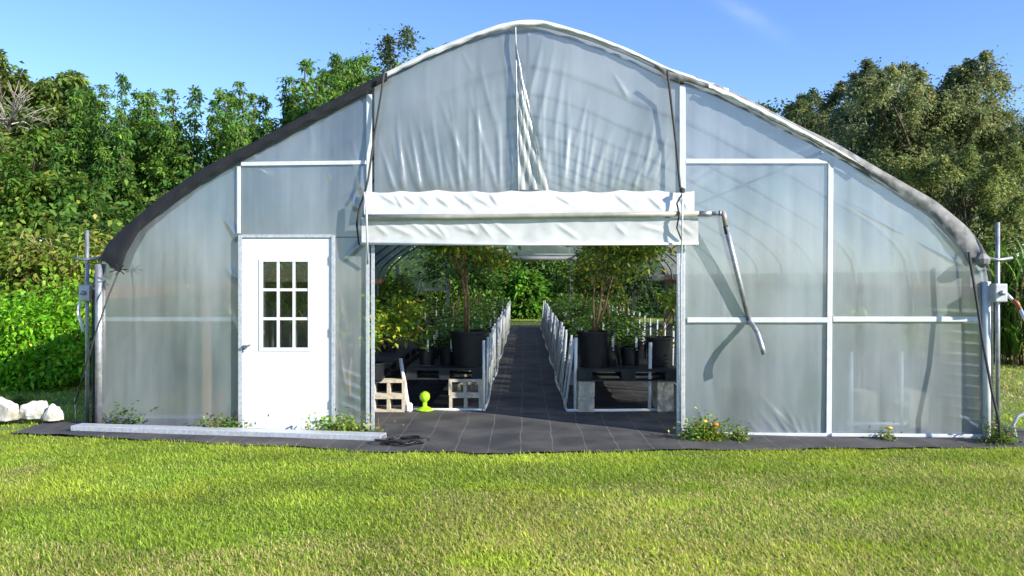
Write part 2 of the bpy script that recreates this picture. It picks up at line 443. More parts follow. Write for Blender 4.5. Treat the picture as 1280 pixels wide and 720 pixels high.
def film_panel(name, x0, x1, top, bot, material, ridges=(), step=2.5, seed=0, ripple=.004, off=.0, rows=None):
    nx = max(2, int((x1 - x0) / step)); ny = rows or max(2, int(abs(bot((x0 + x1) / 2) - top((x0 + x1) / 2)) / step))
    X = np.linspace(x0, x1, nx + 1); T = np.linspace(0, 1, ny + 1)
    tp = np.array([top(x) for x in X]); bt = np.array([bot(x) for x in X])
    XX = np.repeat(X[None], ny + 1, 0); YY = tp[None] + (bt - tp)[None] * T[:, None]
    D = ripple * (vnoise(XX / 34 + 5, YY / 120, seed) - .5) * 2 + ripple * .5 * (vnoise(XX / 11, YY / 60 + 3, seed + 1) - .5) * 2
    for r in ridges:
        d, t = seg_d(XX, YY, r)
        w, h = r[4], r[5]
        D += .55 * h * np.maximum(0, 1 - d / (w * (1.1 + 1.0 * t))) ** 1.3 * np.clip(np.minimum(t * 1.7, (1 - t) * 5 + .25) + (.25 if len(r) > 6 else 0), 0, 1)
    m = MB()
    m.grid([[FP(XX[j, i], YY[j, i], off + D[j, i]) for i in range(nx + 1)] for j in range(ny + 1)])
    return m.build(name, material, GH, smooth=True)

RG = [(582, 100, 619, 234, 3.5, .019), (598, 72, 616, 150, 3, .017), (544, 110, 591, 234, 4, .019), (519, 142, 545, 238, 3.5, .026), (496, 135, 503, 238, 3, .022),
      (562, 150, 575, 238, 3, .014), (627, 43, 643, 150, 4, .03), (610, 90, 625, 190, 4, .014), (634, 80, 641, 236, 3, .02), (508, 180, 525, 240, 3, .014), (480, 190, 490, 238, 3, .012),
      (680, 42, 662, 120, 4, .026), (694, 52, 671, 165, 4, .026), (708, 56, 690, 190, 4, .022), (738, 112, 716, 192, 3, .016), (715, 130, 702, 225, 4, .016), (770, 150, 738, 234, 4, .018),
      (792, 150, 771, 234, 4, .018), (808, 150, 788, 234, 4, .022), (836, 165, 812, 228, 4, .02), (764, 88, 785, 122, 3, .02), (752, 120, 730, 234, 4, .012), (820, 140, 800, 235, 3, .013),
      (660, 100, 690, 236, 4, .015), (575, 60, 590, 90, 3, .008)]
RG = RG + [(x + NR.uniform(-3, 3), NR.uniform(75 + abs(x - 658) * .35, 190), x + (645 - x) * .12 + NR.uniform(-6, 6), 239, 2.6, NR.uniform(.010, .024)) for x in range(472, 846, 7)]
film_panel('gable_film', 468, 850, lambda x: prof(x) + 4, lambda x: 242, M_gable, RG, 1.7, 2)
RL = [(440, 176, 453, 240, 3.5, .03, 1), (383, 135, 392, 190, 2.5, .014), (432, 165, 446, 205, 3, .014), (275, 262, 296, 296, 3, .022, 1), (436, 240, 446, 262, 3, .02), (404, 205, 412, 222, 2.5, .014)]
film_panel('end_film', 120, 299, lambda x: prof(x) + 4, base_py, M_film, RL + [(285, 380, 298, 420, 3, .012), (280, 330, 297, 350, 3, .012), (150, 470, 122, 520, 4, .012)], 2.5, 4)
film_panel('end_film', 299, 461, lambda x: prof(x) + 4, lambda x: 296, M_film, RL, 2.5, 6)
film_panel('end_film', 418, 459, lambda x: 297, base_py, M_film, [(422, 500, 455, 545, 3, .012), (420, 440, 440, 500, 3, .012), (425, 330, 455, 300, 3, .014), (421, 350, 432, 420, 3, .01)] + [(420, y, 452, y + 14, 2.5, .011) for y in range(460, 535, 14)], 2.2, 8, .006)
RR = [(x0, y0, x0 + dx, 549, 1.5, h_, 1) for x0, y0, dx, h_ in [(932, 524, 24, .014), (944, 508, 34, .012), (950, 494, 54, .016), (958, 505, 36, .012), (966, 512, 24, .014), (975, 500, 30, .010), (985, 516, 16, .012), (996, 518, 12, .012), (1008, 508, 8, .010), (1020, 514, 3, .010), (868, 500, 20, .014), (880, 528, 24, .012), (874, 512, 10, .010)]] + [
      (1042, 246, 1130, 292, 1.8, .006), (1130, 292, 1200, 330, 1.8, .006), (1060, 210, 1100, 232, 2, .006), (905, 195, 862, 222, 3, .008), (930, 190, 860, 235, 3, .006), *[(1150 + 9 * (k % 4), 388 + 13 * k, 1233, 392 + 13.5 * k, 1.3, .005) for k in range(11)],
      (1200, 520, 1236, 546, 3, .016, 1), (1150, 260, 1225, 340, 3, .012)]
film_panel('end_film', 855, 1237, lambda x: prof(x) + 4, base_py, M_film2, RR, 2.5, 10)
# doubled flap at the ridge
m = MB(); rows = []
for t in np.linspace(0, 1, 40):
    y = 34 + (237 - 34) * t
    xl, xr = 644 + 4 * t, 644.5 + 4 * t + 37 * max(0, (t - .1) / .9) ** 1.05
    rows.append([FP(xl + (xr - xl) * s, y, .05 + .016 * math.sin(s * 7 + t * 9) * s + .012 * math.sin(s * 15 - t * 17 + 2 * math.sin(t * 5)) * t + .008 * math.sin(s * 31 + t * 23)) for s in np.linspace(0, 1, 16)])
m.grid(rows); m.build('film_flap', M_fold, GH, smooth=True)
m = MB(); m.tube([FP(644.5, 34, .05), FP(646, 130, .055), FP(648.5, 238, .055)], .006); m.build('film_seam', M_galvd, GH)

# roof sheets
yb = np.linspace(0, 1, 37)
def sweep(pts, off_out, y_front, material, name, sag=.02, y_back=LEN_Y):
    m = MB(); P = [FP(*p) for p in pts]; n = len(P); rows = []
    nrm = []
    for i in range(n):
        a, b = P[max(i - 1, 0)], P[min(i + 1, n - 1)]
        dx, dz = b[0] - a[0], b[2] - a[2]; l = math.hypot(dx, dz) or 1
        nrm.append((-dz / l, dx / l))
    for t in yb:
        s = off_out - sag * abs(math.sin(t * math.pi * 12))
        rows.append([(P[i][0] + nrm[i][0] * s, (P[i][1] - y_front) + (y_back - P[i][1] + y_front) * t, P[i][2] + nrm[i][1] * s) for i in range(n)])
    m.grid(rows); return m.build(name, material, GH, smooth=True)
roof_pts = [p for p in OUT if p[1] < 366]
sweep(roof_pts, .03, 0.0, M_roof, 'roof_film')
sweep([(118, y) for y in (548, 520, 480, 440, 400, 362)], .03, 0, M_side, 'side_film', .01, 21.5)
sweep([(1234, prof(1234))] + [(1238, y) for y in (362, 400, 440, 480, 520, 551)], .03, 0, M_side, 'side_film', .01)
cl = [p for p in roof_pts if 124 <= p[0] <= 484]; cr = [p for p in roof_pts if p[0] >= 825]
sweep(cl, .035, .03, M_net, 'shade_cloth', .012)
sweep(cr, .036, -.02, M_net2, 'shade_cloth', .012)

def flap(pts, upper, name, material, off, seed):
    """hanging front edge of a roof sheet: upper and lower edges by photo points"""
    m = MB(); rows = []
    xs_ = np.linspace(pts[0][0], pts[-1][0], 90)
    lo = np.interp(xs_, [p[0] for p in pts], [p[1] for p in pts]); hi = np.interp(xs_, [p[0] for p in upper], [p[1] for p in upper])
    lo = lo + .5 * np.sin(xs_ * .21) + .3 * np.sin(xs_ * .83)
    for t in np.linspace(0, 1, 8):
        row = []
        for i, x in enumerate(xs_):
            w = 1.2 * (vnoise(np.array(x / 9.), np.array(t * 3.), seed) - .5)
            row.append(FP(x, hi[i] + (lo[i] - hi[i]) * t, off + .014 * float(w) + .02 * math.sin(math.pi * t)))
        rows.append(row)
    m.grid(rows); return m.build(name, material, GH, smooth=True)
up_l = [(x, prof(x) - 5) for x in range(126, 486, 4)]
flap([(126, 326), (131, 326), (140, 336), (150, 341), (158, 316), (175, 288), (200, 267), (250, 230), (320, 189), (400, 147), (484, 101)], up_l, 'shade_cloth_edge', M_shade, .075, 21)
up_r = [(x, prof(x) - 5) for x in range(818, 1237, 4)]
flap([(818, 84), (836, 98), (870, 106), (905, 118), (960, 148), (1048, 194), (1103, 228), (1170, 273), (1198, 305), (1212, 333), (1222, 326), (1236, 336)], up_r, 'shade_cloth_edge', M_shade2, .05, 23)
up_c = [(x, prof(x) - 5) for x in range(480, 912, 4)]
flap([(480, 98), (540, 69.5), (600, 45), (644, 33), (680, 33), (730, 46), (786, 67), (836, 90), (870, 101), (911, 117)], up_c, 'film_edge', M_curtain, .05, 25)
flap([(886, 112), (940, 136), (1000, 168), (1045, 190), (1085, 211)], [(x, prof(x) - 2 + 6 * max(0, (x - 1000) / 86)) for x in range(886, 1087, 4)], 'film_edge', M_curtain, .075, 27)

# bows, purlins, far end
for i in range(13):
    t = i / 12; m = MB()
    pts = []
    for j, p in enumerate(OUT):
        if j % 2 and 3 < j < len(OUT) - 4: continue
        x, y, z = FP(*p); pts.append((x * .996, y + .06 + (LEN_Y - y - .06) * t, max(z - .035, 0)))
    m.tube(pts, .03, 8); m.build('roof_bow', M_bow, GH, smooth=True)
for px_ in (300, 660, 1030):
    x, y, z = FP(px_, prof(px_)); m = MB(); m.tube([(x, y + .05, z - .1), (x, LEN_Y, z - .1)], .02); m.build('purlin', M_galvd, GH, smooth=True)
for px_, sx in ((118, 1), (1238, -1)):
    x, y, z = FP(px_, 352); m = MB(); m.box(x + sx * .02 - .02, x + sx * .02 + .02, y + .05, LEN_Y, z - .19, z - .05); m.build('hip_board', M_wood, GH)
# far end wall (its own sheet, roll-up and posts)
def FE(px, py): return at(px, py, LEN_Y)
far_top = lambda px: HY + (prof(VX + (px - VX) / .3125 + 2) - HY) * .3125 + .0
m = MB(); rows = []
X = np.linspace(494, 837, 60)
for t in np.linspace(0, 1, 12):
    r = []
    for x in X:
        xx, yy, zz = FP(min(max(VX + (x - VX) * 3.2, 119), 1237), prof(min(max(VX + (x - VX) * 3.2, 119), 1237)))
        ztop = zz - .03
        lo = 1.2 if x < 560 else (1.55 if x > 790 else 2.22)
        r.append((xx * .99, LEN_Y - .02, ztop + (min(lo, ztop) - ztop) * t))
    rows.append(r)
m.grid(rows); m.build('far_end_film', M_film, GH)
m = MB(); m.tube([FE(560, 323), FE(792, 323)], .07, 10); m.tube([FE(560, 318), FE(792, 318)], .03, 8); m.build('far_curtain', M_curtain, GH, smooth=True)
for px_ in (497, 560, 714, 792, 833):
    x = FE(px_, 300)[0]; m = MB(); m.box(x - .05, x + .05, LEN_Y - .12, LEN_Y - .03, 0, 2.25 if 500 < px_ < 830 else 2.0); m.build('far_post', M_galvd, GH)
m = MB(); a = FE(497, 362); b = FE(560, 362); m.box(a[0], b[0], LEN_Y - .1, LEN_Y - .04, a[2] - .04, a[2] + .04); m.build('far_rail', M_galvd, GH); m = MB()
a = FE(792, 347); b = FE(835, 347); m.box(a[0], b[0], LEN_Y - .1, LEN_Y - .04, a[2] - .1, a[2] + .1); m.build('far_rail', M_galvd, GH)

# front battens
def bat(name, x0, y0, x1, y1, w, mt=None, o0=.006, o1=.022, bevel=.004):
    m = MB(); m.batten(x0, y0, x1, y1, w, o0, o1); return m.build(name, mt or M_white, GH, bevel=bevel)
bat('frame_post', 461.5, 118, 461.5, 241, 7)
bat('frame_post', 853, 106, 853, 241, 7.5)
bat('frame_rail', 301, 205, 457.8, 203, 5)
bat('frame_post', 298.5, 208, 298.5, 292, 5)
bat('frame_rail', 857, 201.5, 1035, 201.5, 6)
bat('frame_post', 1038.5, 198.5, 1036, base_py(1036), 6.5)
bat('frame_rail', 859, 400, 1034, 400, 6.5)
bat('frame_rail', 1041, 399, 1224, 399, 6.5)
bat('frame_rail', 128, 399, 295, 399, 5.5, None, -.035, -.006)
bat('base_board', 862, 542.5, 1032.8, 543.5, 4.5, M_white, .02, .045)
bat('base_board', 1039.5, 543.5, 1228, 545, 4.5, M_white, .02, .045)
# galvanised edge tubes beside the side walls
for a, mt in (((123.5, 330, 123.5, base_py(123)), M_galvd), ((1233, 352, 1233, base_py(1233)), M_white)):
    m = MB(); m.tube([FP(a[0], a[1], .03), FP(a[0], a[3], .03)], .038, 10); m.build('corner_post', mt, GH, smooth=True)
# opening posts: two C channels side by side
for xa in (459.5, 466, 848, 854):
    m = MB(); m.batten(xa, 296 if xa > 800 else 300, xa, base_py(xa) + .5, 4.6, -.02, .035); m.build('opening_post', M_galv, GH, bevel=.004)
bat('opening_header', 470, 300, 845, 300, 6, M_galv, -.05, -.01)
m = MB(); m.tube([FP(444, 300, -.06), FP(444, base_py(444) - 4, -.06)], .03); m.build('inner_post', M_bark, GH, smooth=True)
# door and frame
bat('door_frame', 300, 294, 300, base_py(300), 5, M_galv, -.02, .055)
bat('door_frame', 416.5, 294, 416.5, base_py(416), 5, M_galv, -.02, .055)
bat('door_frame', 302.5, 295.2, 414, 295.2, 4, M_galv, -.02, .05)
X0, X1, Y0, Y1 = 303, 413.7, 298, 538.5
wx0, wx1, wy0, wy1 = 324, 388.5, 324, 438.5
m = MB()
for q in ((X0, Y0, X1, wy0), (X0, wy1, X1, Y1), (X0, wy0, wx0, wy1), (wx1, wy0, X1, wy1)):
    m.hexa([FP(q[0], q[3], -.01), FP(q[2], q[3], -.01), FP(q[2], q[1], -.01), FP(q[0], q[1], -.01), FP(q[0], q[3], .035), FP(q[2], q[3], .035), FP(q[2], q[1], .035), FP(q[0], q[1], .035)])
door = m.build('door', M_door, GH)
m = MB()
for q in ((wx0, wy0, wx1, wy0 + 3), (wx0, wy1 - 4, wx1, wy1), (wx0, wy0 + 3, wx0 + 5, wy1 - 4), (wx1 - 3.5, wy0 + 3, wx1, wy1 - 4)):
    m.hexa([FP(q[0], q[3], .002), FP(q[2], q[3], .002), FP(q[2], q[1], .002), FP(q[0], q[1], .002), FP(q[0], q[3], .043), FP(q[2], q[3], .043), FP(q[2], q[1], .043), FP(q[0], q[1], .043)])
for x in (347.8, 367.5):
    m.batten(x, wy0 + 3, x, wy1 - 4, 3.6, .006, .036)
for y in (362.2, 398.4):
    for xa, xb in ((wx0 + 5, 346), (349.6, 365.7), (369.3, wx1 - 3.5)): m.batten(xa, y, xb, y, 3.4, .006, .036)
wf = m.build('window', M_door, door)
m = MB(); m.hexa([FP(wx0 + 2, wy1 - 2, .012), FP(wx1 - 2, wy1 - 2, .012), FP(wx1 - 2, wy0 + 2, .012), FP(wx0 + 2, wy0 + 2, .012), FP(wx0 + 2, wy1 - 2, .016), FP(wx1 - 2, wy1 - 2, .016), FP(wx1 - 2, wy0 + 2, .016), FP(wx0 + 2, wy0 + 2, .016)])
m.build('window_pane', M_glass, door)
for y in (325, 415, 505):
    m = MB(); m.box(*[c for c in (FP(413.7, y, .036)[0] - .012, FP(413.7, y, .036)[0] + .012)], FP(413.7, y, .05)[1], FP(413.7, y, .036)[1], FP(413.7, y)[2] - .045, FP(413.7, y)[2] + .045); m.build('hinge', M_galvd, door)
m = MB(); m.tube([FP(306, 433, .034), FP(306, 433, .085)], .02, 12); m.tube([FP(306, 433, .075), FP(310, 432.5, .085), FP(314.5, 430, .08)], .011, 8)
m.tube([FP(305, 436, .034), FP(304.5, 440, .06)], .009, 6); m.build('door_handle', M_galvd, door, smooth=True)

# roll-up curtain over the opening
def curtain_sheet(y0, y1, x0, x1, o0, o1, wr, seed, scallop=0, wh=.015):
    m = MB(); rows = []
    nx = 260; nyy = 16
    for j in range(nyy + 1):
        t = j / nyy; r = []
        for i in range(nx + 1):
            x = x0 + (x1 - x0) * i / nx; s = (i / nx)
            yt = y0 + scallop * abs(math.sin(s * math.pi * 9)) + .8 * math.sin(s * 21)
            y = yt + (y1 - yt) * t
            d = o0 + (o1 - o0) * math.sin(t * math.pi / 2)
            for (a, b) in wr:
                dd, tt = seg_d(np.array(x), np.array(y), (a[0], a[1], b[0], b[1]))
                d += wh * max(0, 1 - float(dd) / 3.8) * min(1, 3 * float(min(tt, 1 - tt)) + .15)
            d += .006 * (float(vnoise(np.array(x / 16.), np.array(y / 25.), seed)) - .5)
            r.append(FP(x, y, d))
        rows.append(r)
    m.grid(rows); return m
wr1 = [((x + R.uniform(-6, 6), R.uniform(241, 246)), (x + R.uniform(10, 26), R.uniform(254, 264))) for x in list(range(476, 620, 17)) + [845, 770, 812, 690]]
wr2 = [((x + R.uniform(-7, 7), R.uniform(276, 282)), (x + R.uniform(12, 34), R.uniform(288, 300))) for x in list(range(470, 640, 19)) + [700, 765, 800, 850]]
rc = curtain_sheet(238, 268, 455, 868, .055, .10, wr1, 31, 2.2).build('roll_up_curtain', M_curtain, GH, smooth=True)
curtain_sheet(272, 306, 452, 873, .13, .10, wr2, 33, 0, .009).build('curtain_skirt', M_curtain, rc, smooth=True)
m = MB(); m.tube([FP(452, 304.5, .105), FP(660, 306, .105), FP(873, 304.5, .105)], .013, 8); m.build('curtain_hem', M_curtain, rc, smooth=True)
m = MB(); m.tube([FP(458, 272.5, .15), FP(560, 271.5, .15), FP(660, 270, .15), FP(760, 268.5, .15), FP(874, 267, .15)], .027, 12); m.build('curtain_pipe', M_pipe, rc, smooth=True)
# crank
m = MB(); m.tube([FP(874, 267.2, .15), FP(889, 267, .15)], .03, 12); m.tube([FP(889, 267, .15), FP(903, 266.5, .15)], .021, 10); m.tube([FP(899, 266.5, .15), FP(901, 266.5, .15)], .03, 10)
cr_ = m.build('crank', M_galvd, GH, smooth=True)
m = MB(); m.tube([FP(903, 264, .15), FP(905.5, 272, .15), FP(907, 284, .14)], [.026, .026, .022], 10); m.build('crank_joint', M_joint, cr_, smooth=True)
m = MB(); m.tube([FP(907, 282, .14), FP(909, 292, .13)], .026, 10); m.build('crank_collar', M_rope, cr_, smooth=True)
m = MB(); m.tube([FP(907.5, 284, .138), FP(922, 343, .08), FP(936, 400, .03)], .026, 10)
m.tube([FP(936, 400, .03), FP(938, 403, .05), FP(942, 408, .11), FP(946.5, 416, .19), FP(950.5, 427, .245), FP(953, 435, .262), FP(955, 443, .265)], .024, 10); m.build('crank_rod', M_galvd, cr_, smooth=True)
# hold-down ropes over the gable and down the opening posts
def rope(name, pts, r=.008, mt=M_rope, par=GH):
    m = MB(); m.tube(pts, r, 6); return m.build(name, mt, par, smooth=True)
rope('rope', [FP(480, 92, .16), FP(476, 120, .08), FP(468, 170, .07), FP(460, 225, .09), FP(456, 240, .12)], .012)
rope('rope', [FP(834, 88, .16), FP(838, 120, .08), FP(845, 180, .07), FP(850, 232, .09), FP(853, 242, .14)], .012)
rope('rope', [FP(455, 240, .16), FP(458, 262, .19), FP(459, 300, .17), FP(459.5, 330, .06)], .012, M_galv)
rope('rope', [FP(853, 240, .16), FP(853, 270, .2), FP(852.5, 300, .17), FP(851, 340, .06), FP(851, base_py(851), .045)], .009, M_galv)
rope('rope', [FP(456, 241, .15), FP(449, 262, .11), FP(446, 280, .10), FP(449, 306, .10)], .013)
rope('rope', [FP(853, 242, .15), FP(846, 254, .14), FP(849, 268, .19), FP(846, 285, .15), FP(852, 300, .12)], .008)
m = MB(); m.lathe([(.004, -.03), (.028, -.02), (.03, .015), (.004, .03)], 10, FP(853, 238, .15)); m.build('rope_knot', M_rope, GH)
gb = ground_at(95, 528)
rope('guy_rope', [FP(149, 338, .12), (FP(135, 372, .25)), FP(120, 415, .35), at(108, 455, 8.75), at(95, 500, 9.0), at(94, 505, 9.05)], .009)
rope('guy_rope', [FP(1211, 315, .15), FP(1220, 370, .17), FP(1229, 430, .22), FP(1240, 490, .3), FP(1249, 527, .33), FP(1250, 552, .33)], .013)
m = MB(); m.tube([at(94, 498, 9.05), at(95, 527, 9.05)], .008, 6); m.build('rope_stake', M_galvd, GH)
m = MB(); p = FP(149, 337, .13)
for k in range(7):
    a = k * .9; m.tube([p, (p[0] + .1 * math.cos(a), p[1] - .03, p[2] + .06 * math.sin(a))], .006, 5)
m.build('cloth_knot', M_shade, GH)
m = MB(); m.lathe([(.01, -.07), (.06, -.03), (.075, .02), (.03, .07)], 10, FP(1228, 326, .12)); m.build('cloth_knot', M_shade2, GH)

# galvanised channel lying along the base
A = ground_at(88, 541); B = ground_at(476, 554)
d = Vector((B[0] - A[0], B[1] - A[1], 0)); L_ = d.length; d.normalize(); n_ = Vector((-d.y, d.x, 0))
m = MB()
def run(o0, o1, z0, z1):
    q = []
    for z in (z0, z1):
        for s, o in ((0, o0), (L_, o0), (L_, o1), (0, o1)):
            q.append((A[0] + d.x * s + n_.x * o, A[1] + d.y * s + n_.y * o, z + .02))
    m.hexa(q)
run(0, .012, .0, .052); run(.012, .16, .04, .052); run(.16, .172, .0, .052)
ch = thing('steel_channel', 'long galvanised steel channel lying on the ground cloth below the white door', 'steel channel', A)
m.build('channel', M_galv, ch, bevel=.004)
m = MB(); run(.015, .155, -.005, .038); m.build('timber_core', M_galvd, ch)

# ------------------------------------------------------------------ side curtain winders
def winder(name, label, px, top, bot, Y, side):
    b = at(px, bot, Y); b = (b[0], b[1], 0)
    t = thing(name, label, 'curtain winder', b)
    zt = at(px, top, Y)[2]
    m = MB(); m.tube([b, (b[0], b[1], zt)], .021, 10); m.build('pole', M_galvd, t, smooth=True)
    zb = at(px, 366, Y)[2]
    m = MB(); m.box(b[0] - .06, b[0] + .06, b[1] - .07, b[1] + .05, zb - .09, zb + .09); gbx = m.build('gearbox', M_greybox, t, bevel=.012)
    m = MB(); m.lathe([(.03, 0), (.03, .02)], 12); 
    m2 = MB(); m2.tube([(b[0], b[1] - .07, zb), (b[0], b[1] - .1, zb)], .026, 12); m2.build('gearbox_cap', M_galvd, gbx, smooth=True)
    za = at(px, 325, Y)[2]
    m = MB(); m.tube([(b[0] - side * .14, b[1], za + .02), (b[0] - side * .0, b[1] - .02, za), (b[0] + side * .16, b[1], za + .03)], .016, 8); m.build('bracket', M_galvd, t, smooth=True)
    return t, b, zb
t, b, zb = winder('curtain_winder', 'thin steel winder pole with grey gearbox beside the black cloth corner', 109, 288, 527, 8.95, 1)
m = MB(); m.tube([(b[0] - .05, b[1] - .05, zb - .1), (b[0] - .07, b[1] - .06, zb - .2)], .018, 8); m.tube([(b[0] - .07, b[1] - .06, zb - .2), (b[0] - .01, b[1] - .06, zb - .42)], .018, 8); m.build('crank_handle', M_pvc, t, smooth=True)
t, b, zb = winder('curtain_winder', 'thin steel winder pole with gearbox and slanting pipe handle beside the grey cloth corner', 1247, 278, 549, 8.0, -1)
m = MB(); m.tube([(b[0] + .06, b[1] - .03, zb), (b[0] + .12, b[1] - .06, zb - .08)], .018, 8); jn = m.build('joint', M_galv, t, smooth=True)
m = MB(); m.tube([(b[0] + .11, b[1] - .06, zb - .07), (b[0] + .15, b[1] - .07, zb - .1), (b[0] + .17, b[1] - .08, zb - .16)], .022, 8); m.build('elbow', M_orange, t, smooth=True)
m = MB(); m.tube([(b[0] + .165, b[1] - .08, zb - .14), (b[0] + .34, b[1] - .1, zb - .52), (b[0] + .38, b[1] - .1, zb - .62)], .019, 8); m.build('crank_handle', M_galv, t, smooth=True)

# ------------------------------------------------------------------ benches
# one pallet
PAL = thing('pallet', 'black plastic pallet at the aisle end of the left bench, on cinder blocks', 'pallet', (0, 0, 0), 'pallets making up the benches')
m = MB()
for k in range(8): m.box(-.5, .5, -.6 + k * .152, -.6 + k * .152 + .125, .112, .14)
m.build('deck', M_pallet, PAL, origin=(0, 0, 0))
for x in (-.5, -.07, .36):
    m = MB()
    for y in (-.6, -.07, .46): m.box(x, x + .14, y, y + .14, .018, .112)
    for y in (-.46, .07): m.box(x, x + .14, y, y + .39, .018, .04)
    m.build('runner', M_pallet, PAL, origin=(0, 0, 0))
for y in (-.6, -.07, .46):
    m = MB(); m.box(-.5, .5, y, y + .14, 0, .018); m.build('bottom_board', M_pallet, PAL, origin=(0, 0, 0))
LB, RB, OB = -.98, 1.22, -2.3       # bench centre lines
first = True
PB = .385
for (cx, sx, ys_, lb) in ((LB, .92, [10.4 + 1.21 * k for k in range(13)], 'left aisle bench'),
                          (RB, 1.2, [10.25 + 1.21 * k for k in range(13)], 'right aisle bench'),
                          (OB, 1.2, [10.25 + 1.21 * k for k in range(13)], 'bench behind the leafy shrub')):
    for k, y in enumerate(ys_):
        lab = ('black plastic pallet at the front end of the ' if k == 0 else 'black plastic pallet farther back along the ') + lb
        if first:
            PAL.location = (cx, y, PB); PAL.scale = (sx, 1, 1); PAL['label'] = lab; o = PAL; first = False
        else: dup(PAL, (cx, y, PB), 0, (sx, 1, 1), lab, 'pallets making up the benches' if k == 0 else 'pallets along the ' + lb)

# cinder blocks
m = MB(); L2, H2, D2 = .195, .19, .095
m.box(-L2, L2, -D2, D2, 0, .032); m.box(-L2, L2, -D2, D2, .158, .19)
for x0, x1 in ((-L2, -L2 + .035), (-.018, .018), (L2 - .035, L2)): m.box(x0, x1, -D2, D2, .032, .158)
BLK = m.build('cinder_block', M_block, None, origin=(0, 0, 0)); tag(BLK, 'x', 'cinder block', 'cinder blocks under the benches')
BLK.location = (-1.63, 9.78, .012)
BLK['label'] = 'cream cinder block with open cells, lower of the stack left of the leaning white post'
def blk(x, y, z, rz, lab, grp='cinder blocks under the benches'):
    o = BLK.copy(); C.objects.link(o); o.location = (x, y, z); o.rotation_euler = (0, 0, rz); tag(o, lab, None, grp)
blk(-1.63, 9.785, .203, .01, 'cream cinder block with open cells, upper of the stack left of the leaning white post')
blk(-.72, 9.86, .012, 0, 'cream cinder block with open cells, lower of the stack below the big left pot')
blk(-.725, 9.865, .203, -.01, 'cream cinder block with open cells, upper of the stack below the big left pot')
blk(.72, 9.87, .012, math.pi / 2, 'tan cinder block seen end on, lower one below the big right pot')
blk(.725, 9.87, .203, math.pi / 2, 'tan cinder block seen end on, upper one below the big right pot')
blk(1.66, 9.87, .012, math.pi / 2, 'tan cinder block seen end on, lower one beside the right opening post')
blk(1.66, 9.87, .203, math.pi / 2, 'tan cinder block seen end on, upper one beside the right opening post')
for z, nm in ((.012, 'lower'), (.203, 'upper')):
    blk(3.62, 8.75, z, math.pi / 2, 'pale cinder block behind the film inside the faint pipe frame, %s of its stack' % nm)
    blk(4.15, 8.8, z, math.pi / 2, 'pale cinder block behind the film right of the faint pipe frame, %s of its stack' % nm)
for k in range(1, 12):
    for z in (.012, .203):
        blk(-.72, 9.86 + 1.21 * k, z, 0, 'cream cinder block under the aisle edge of the left bench behind its front stack', 'cinder blocks along the left bench')
        blk(.75, 9.87 + 1.21 * k, z, math.pi / 2, 'tan cinder block under the aisle edge of the right bench behind its front stack', 'cinder blocks along the right bench')

# pvc fences
def fence(label, x, y0, y1, sp, h, lean, rail=True):
    t = thing('pvc_fence', label, 'fence', (x, y0, 0))
    m = MB()
    pts = [(x + .02 * math.sin(k * 1.3), y0 + (y1 - y0) * k / 24, .022 + .006 * math.sin(k * 2.1)) for k in range(25)]
    if rail: m.tube(pts, .017, 8); m.build('bottom_rail', M_pvc, t, smooth=True)
    y = y0 + .02; k = 0
    while y < y1:
        hh = h * R.uniform(.97, 1.03); dx = lean + R.uniform(-.025, .025); dy = R.uniform(-.05, .05)
        m = MB(); m.tube([(x, y, .03), (x + dx * .6, y + dy * .5, hh * .55), (x + dx, y + dy, hh)], .0165, 8); m.build('picket', M_pvc, t, smooth=True)
        y += sp * R.uniform(.85, 1.15); k += 1
    return t
fl = fence('white plastic pipe fence along the aisle side of the left bench', -.5, 9.72, 25.6, .62, .86, .015)
m = MB(); m.tube([(-1.42, 9.8, .03), (-.52, 9.74, .03)], .017, 8); m.build('end_rail', M_pvc, fl, smooth=True)
a = at(511, 514, 9.72); b = at(500.5, 448, 9.85)
m = MB(); m.tube([(a[0], a[1], .02), b], .024, 8); m.build('leaning_post', M_pvc, fl, smooth=True)
m = MB(); m.lathe([(.03, -.02), (.045, 0), (.045, .07), (.03, .09)], 10, (a[0], a[1], .03)); m.build('post_foot', M_pvc, fl)
fr_ = fence('white plastic pipe fence along the aisle side of the right bench', .485, 9.95, 25.6, .62, .87, .09)
m = MB(); m.tube([(.485, 9.95, .028), (.495, 9.7, .03), (1.0, 9.72, .028), (1.76, 9.76, .03)], .02, 8); m.build('end_rail', M_pvc, fr_, smooth=True)
for px_, tp in ((720, 422), (813, 428)):
    a = at(px_ - 1, 512, 9.74); m = MB(); m.tube([(a[0], a[1], .045), at(px_, tp, 9.74)], .021, 8); m.build('end_post', M_pvc, fr_, smooth=True)
fence('row of white pipe pickets at the far left, behind the leafy shrub', -3.05, 16.5, 25.5, .75, .87, .02)
fence('row of white pipe pickets behind the right bench, near the right opening post', 2.2, 11.5, 25.5, .8, .9, .03)
